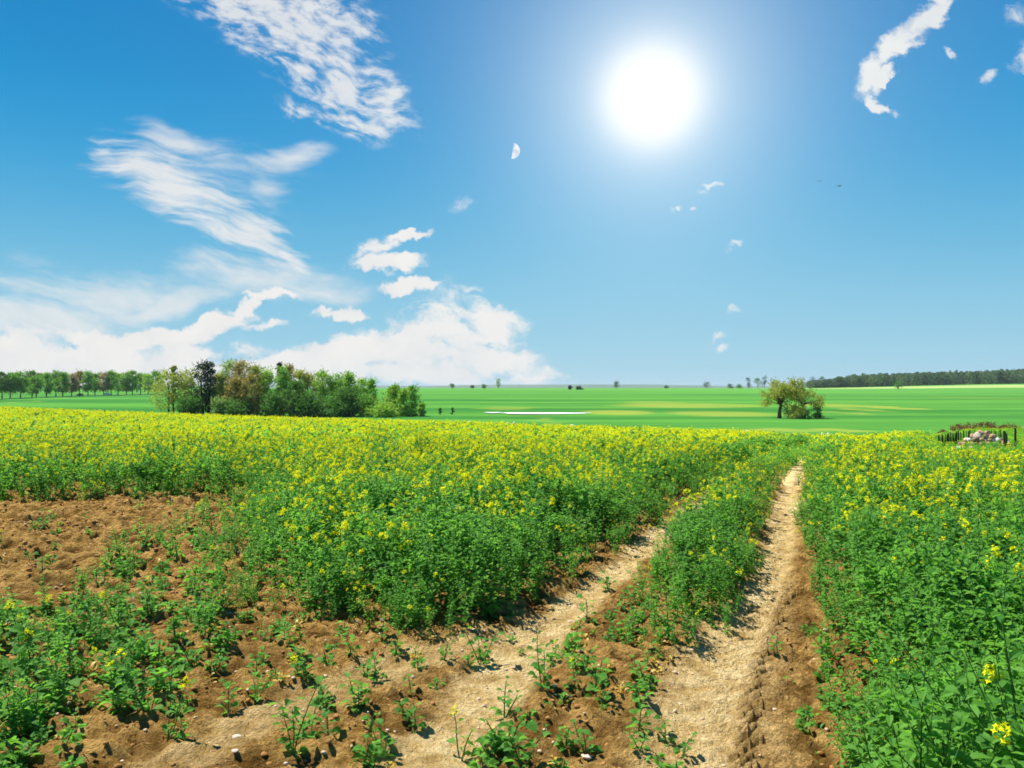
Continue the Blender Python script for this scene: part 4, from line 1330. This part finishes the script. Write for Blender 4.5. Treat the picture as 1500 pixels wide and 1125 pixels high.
def odds():
    wm = water_mat()
    def puddle(name, px, py, wpx, dd, seed):
        x, y = at(px, py); w = wpx / FPX * y / 2
        rnd = random.Random(seed); V = [(x, y, float(H(x, y)) + .16)]; n = 40
        ph = [rnd.uniform(0, 6.28) for _ in range(3)]
        for k in range(n):
            a = 6.2832 * k / n; q = 1 + .12 * math.sin(3 * a + ph[0]) + .07 * math.sin(7 * a + ph[1])
            xx, yy = x + w * math.copysign(abs(math.cos(a)) ** .7, math.cos(a)) * q, y + dd * math.sin(a) * q
            V.append((xx, yy, float(H(x, y)) + .17))
        me = bpy.data.meshes.new(name); me.from_pydata(V, [], [(0, k + 1, (k + 1) % n + 1) for k in range(n)])
        tag(link(name, me, wm), kind='structure')
    puddle('water', 795, 606, 128, 7, 1); puddle('water', 722, 605, 24, 4, 2)
    # white-wrapped bales and markers at the field edge
    white = plain('white_film', (.62, .62, .60), .5, .4, .05)
    for px, d, w, h, lab in [(688, 150, 8, 5, 'low white bundle at the far edge of the crop, leftmost of the white ones'), (744, 142, 4, 7, 'left of two small white bags behind the crop'),
                             (753, 142, 5, 8, 'right of two small white bags behind the crop'), (838, 132, 12, 7, 'largest white bundle behind the crop edge'),
                             (1092, 110, 26, 5, 'long flat white sheet bundle behind the crop, left of the field tree rut'), (1204, 104, 4, 8, 'left of two white bags near the end of the track'), (1213, 104, 5, 8, 'right of two white bags near the end of the track')]:
        # stand it where the sight line over the crop just meets its lower half
        x = (px - 750) / FPX * d
        u = px; k = float(np.interp(u, KU, KV)); s = 2 * math.sqrt(1.05 * k) - .0012
        g = float(H(x, d)); zt = EYE - s * d
        W = px_h(d, w * .8); Hh = px_h(d, h * .55) + max(0, zt - g)
        mb = MB(); rnd = random.Random(int(px)); n = 12; V = []; F = []
        ex = .42 if w < 10 else .5
        prof = [(0.92, 0), (1.0, .25), (1.02, .55), (.85, .85), (.45, 1.0)]
        for r, z in prof:
            for q in range(n):
                a = 6.2832 * q / n; j = 1 + rnd.uniform(-.08, .08)
                V.append((W / 2 * r * j * math.cos(a), min(W / 2, .7) * r * j * math.sin(a), Hh * z))
        for i in range(len(prof) - 1):
            for q in range(n): F.append((i * n + q, i * n + (q + 1) % n, (i + 1) * n + (q + 1) % n, (i + 1) * n + q))
        F.append(tuple((len(prof) - 1) * n + q for q in range(n)))
        mb.add(V, F); o = link('white_bag', mb.mesh('white_bag', (), True), white); o.location = (x, d, g)
        tag(o, lab, 'bag', 'white bags and bundles beyond the crop')
    # fence of thin upright stakes round the stone heap
    fm = plain('weathered_stake', (.035, .05, .03), .9, .1, .4, 5)
    t = thing('stake_fence', 'dark fence of thin upright stakes around the stone heap', 'fence', at_d(1430, 28.6))
    base = t.location.copy(); rnd = random.Random(3)
    pxs = [1375, 1380, 1384, 1388, 1392, 1396, 1400, 1404, 1422, 1428, 1450, 1456, 1463, 1374, 1377, 1381, 1385, 1389, 1393, 1397, 1401, 1406, 1412, 1418, 1376, 1379, 1383, 1387, 1391, 1395, 1399, 1404, 1409, 1415, 1420, 1426, 1432, 1446, 1452, 1459, 1466, 1470, 1473]
    for px in pxs:
        d = 29.6; p = at_d(px, d) - base; h = px_h(d, rnd.uniform(20, 25))
        mb = MB(); r = px_h(d, rnd.choice([.5, .7, 1.1])); lx = rnd.uniform(-.02, .02)
        mb.tube([p + Vector((0, 0, -.1)), p + Vector((lx * .5, 0, h * .5)), p + Vector((lx, 0, h))], [r, r, r * .7], 5)
        link('stake', mb.mesh('stake'), fm, t)
    for px, d, h in [(1474, 26.5, 26), (1487, 26.5, 34), (1471, 26.3, 30)]:
        p = at_d(px, d) - base; mb = MB(); r = px_h(d, 1.7)
        mb.tube([p + Vector((0, 0, -.1)), p + Vector((0, 0, px_h(d, h)))], [r, r * .9], 6); link('post', mb.mesh('post'), fm, t)
    for z in (.22, .42):
        mb = MB(); a = at_d(1375, 29.6) - base; b = at_d(1475, 29.6) - base
        mb.tube([a + Vector((0, .03, z)), b + Vector((0, .03, z))], [.006, .006], 4); link('wire', mb.mesh('wire'), fm, t)
    # brown dead growth behind it
    for px, d, hp, wp, lab in [(1300, 52, 5, 18, 'small patch of rusty dead stems left of the stone heap'), (1340, 54, 6, 26, 'rusty dead bush between the track and the stone heap'),
                               (1382, 54, 6, 20, 'brown dead growth left behind the stake fence'), (1412, 55, 9, 34, 'tallest brown dead bush behind the stake fence'),
                               (1446, 55, 9, 30, 'dark brown dead bush right behind the stone heap'), (1478, 55, 6, 30, 'brown dead growth at the right picture edge')]:
        tree('dead_bush', lab, 'dead bush', px, d, px_h(d, hp + 4.5), px_h(d, wp * 1.45), 'column', 'rust', 'rusty dead bushes behind the stone heap', .02, 1600, .05, 50, .08, limbs=8, r=.012, bark=M_BARK_RED, kid='foliage')
    # short tan path seen beyond the crest
    x0, y0 = at(1276, 648)
    W = np.array([((1276 - 750) / FPX * 44, 44), ((1270 - 750) / FPX * 60, 60), ((1266 - 750) / FPX * 72, 72)])
    strip('path', W, 40, 74, .5, M_PALE, .05, 40)


odds()


def moon():
    # the sunlit part of the moon by day, far off: a lune of a sphere
    d = 9000.0
    c = Vector(((754 - 750) / FPX, 1, (HOR - 221) / FPX)) * d
    r = 11.5 / FPX * d
    mb = MB(); n = 20; m = 8; V = []; F = []
    for i in range(n + 1):
        a = math.pi * i / n
        for k in range(m + 1):
            b = math.radians(2 + 88 * k / m)            # from the terminator to the limb
            V.append((r * math.sin(a) * math.sin(b), -r * math.sin(a) * math.cos(b), r * math.cos(a)))
    for i in range(n):
        for k in range(m): q = i * (m + 1) + k; F.append((q, q + 1, q + m + 2, q + m + 1))
    V = [(x * .9 - r * .25, y, z) for x, y, z in V]
    mb.add(V, F)
    mt, nt, o = new_mat('moon_surface')
    e = nt.nodes.new('ShaderNodeEmission')  # the moon glows by itself, standing in for reflected sunlight
    nz = noise(coords(nt), .02, 3, .5)
    col = mixc(nt, nz.ramp(.35, .65), (.62, .72, .86), (.95, .96, 1.0)); nt.links.new(col.k, e.inputs[0]); e.inputs[1].default_value = 1.0 / EXPO
    nt.links.new(e.outputs[0], o.inputs[0])
    ob = link('moon', mb.mesh('moon', (), True), mt); ob.location = c; ob.rotation_euler = (0, R(10), 0)
    tag(ob, 'small pale half moon in the blue sky left of the sun', 'moon')


moon()


# ------------------------------------------------------------------ the air itself
def haze():
    mb = MB(); mb.box(-9500, 9500, -450, 9800, -75, 60)
    m, nt, o = new_mat('air_haze')
    v = nt.nodes.new('ShaderNodeVolumePrincipled'); v.inputs['Color'].default_value = (.78, .88, .97, 1)
    v.inputs['Density'].default_value = .00006; v.inputs['Anisotropy'].default_value = .1
    nt.links.new(v.outputs[0], o.inputs['Volume'])
    ob = link('haze', mb.mesh('haze'), m); tag(ob, 'thin pale haze over the far fields', 'haze', kind='stuff')


haze()


def bird(label, px, py, d, span, rz):
    p = Vector(((px - 750) / FPX * d, d, EYE + (HOR - py) / FPX * d))
    t = thing('bird', label, 'bird', p, rz)
    mb = MB(); L = span * .42; n = 8; V = []; F = []
    prof = [(-.62, .015), (-.45, .05), (-.2, .11), (.1, .14), (.3, .11), (.42, .07), (.5, .075), (.57, .05), (.66, .008)]
    for x, r_ in prof:
        for q in range(n): a = 6.2832 * q / n; V.append((x * L, r_ * L * math.cos(a), r_ * L * math.sin(a) + (.03 * L if x > .4 else 0)))
    for i in range(len(prof) - 1):
        for q in range(n): F.append((i * n + q, i * n + (q + 1) % n, (i + 1) * n + (q + 1) % n, (i + 1) * n + q))
    mb.add(V, F)
    mb.add([(-.5 * L, 0, .01), (-.95 * L, .16 * L, .01), (-.9 * L, 0, .02), (-.95 * L, -.16 * L, .01)], [(0, 1, 2), (0, 2, 3)])
    dk = plain('dark_feathers', (.03, .035, .045), .8, .2, .2)
    link('body', mb.mesh('body', (), True), dk, t)
    for s_ in (-1, 1):
        mb = MB(); st = [(.06, .20, -.12, 0), (.22, .24, -.14, .05), (.36, .12, -.20, .06), (.5, -.18, -.26, .02)]
        V = []
        for w, a, b, z in st:
            V += [(a * L, s_ * w * span, z * span), (b * L, s_ * w * span, z * span), ((a + b) / 2 * L, s_ * w * span, z * span + .012 * span)]
        F = []
        for i in range(3):
            for q in range(3): F.append((i * 3 + q, i * 3 + (q + 1) % 3, i * 3 + 3 + (q + 1) % 3, i * 3 + 3 + q))
        mb.add(V, F); link('wing', mb.mesh('wing'), dk, t)


bird('small dark bird in the sky right of the sun, left one of the pair', 1201, 265, 90, .65, 1.2)
bird('small dark bird in the sky right of the sun, right one of the pair', 1230, 272, 85, .85, .5)
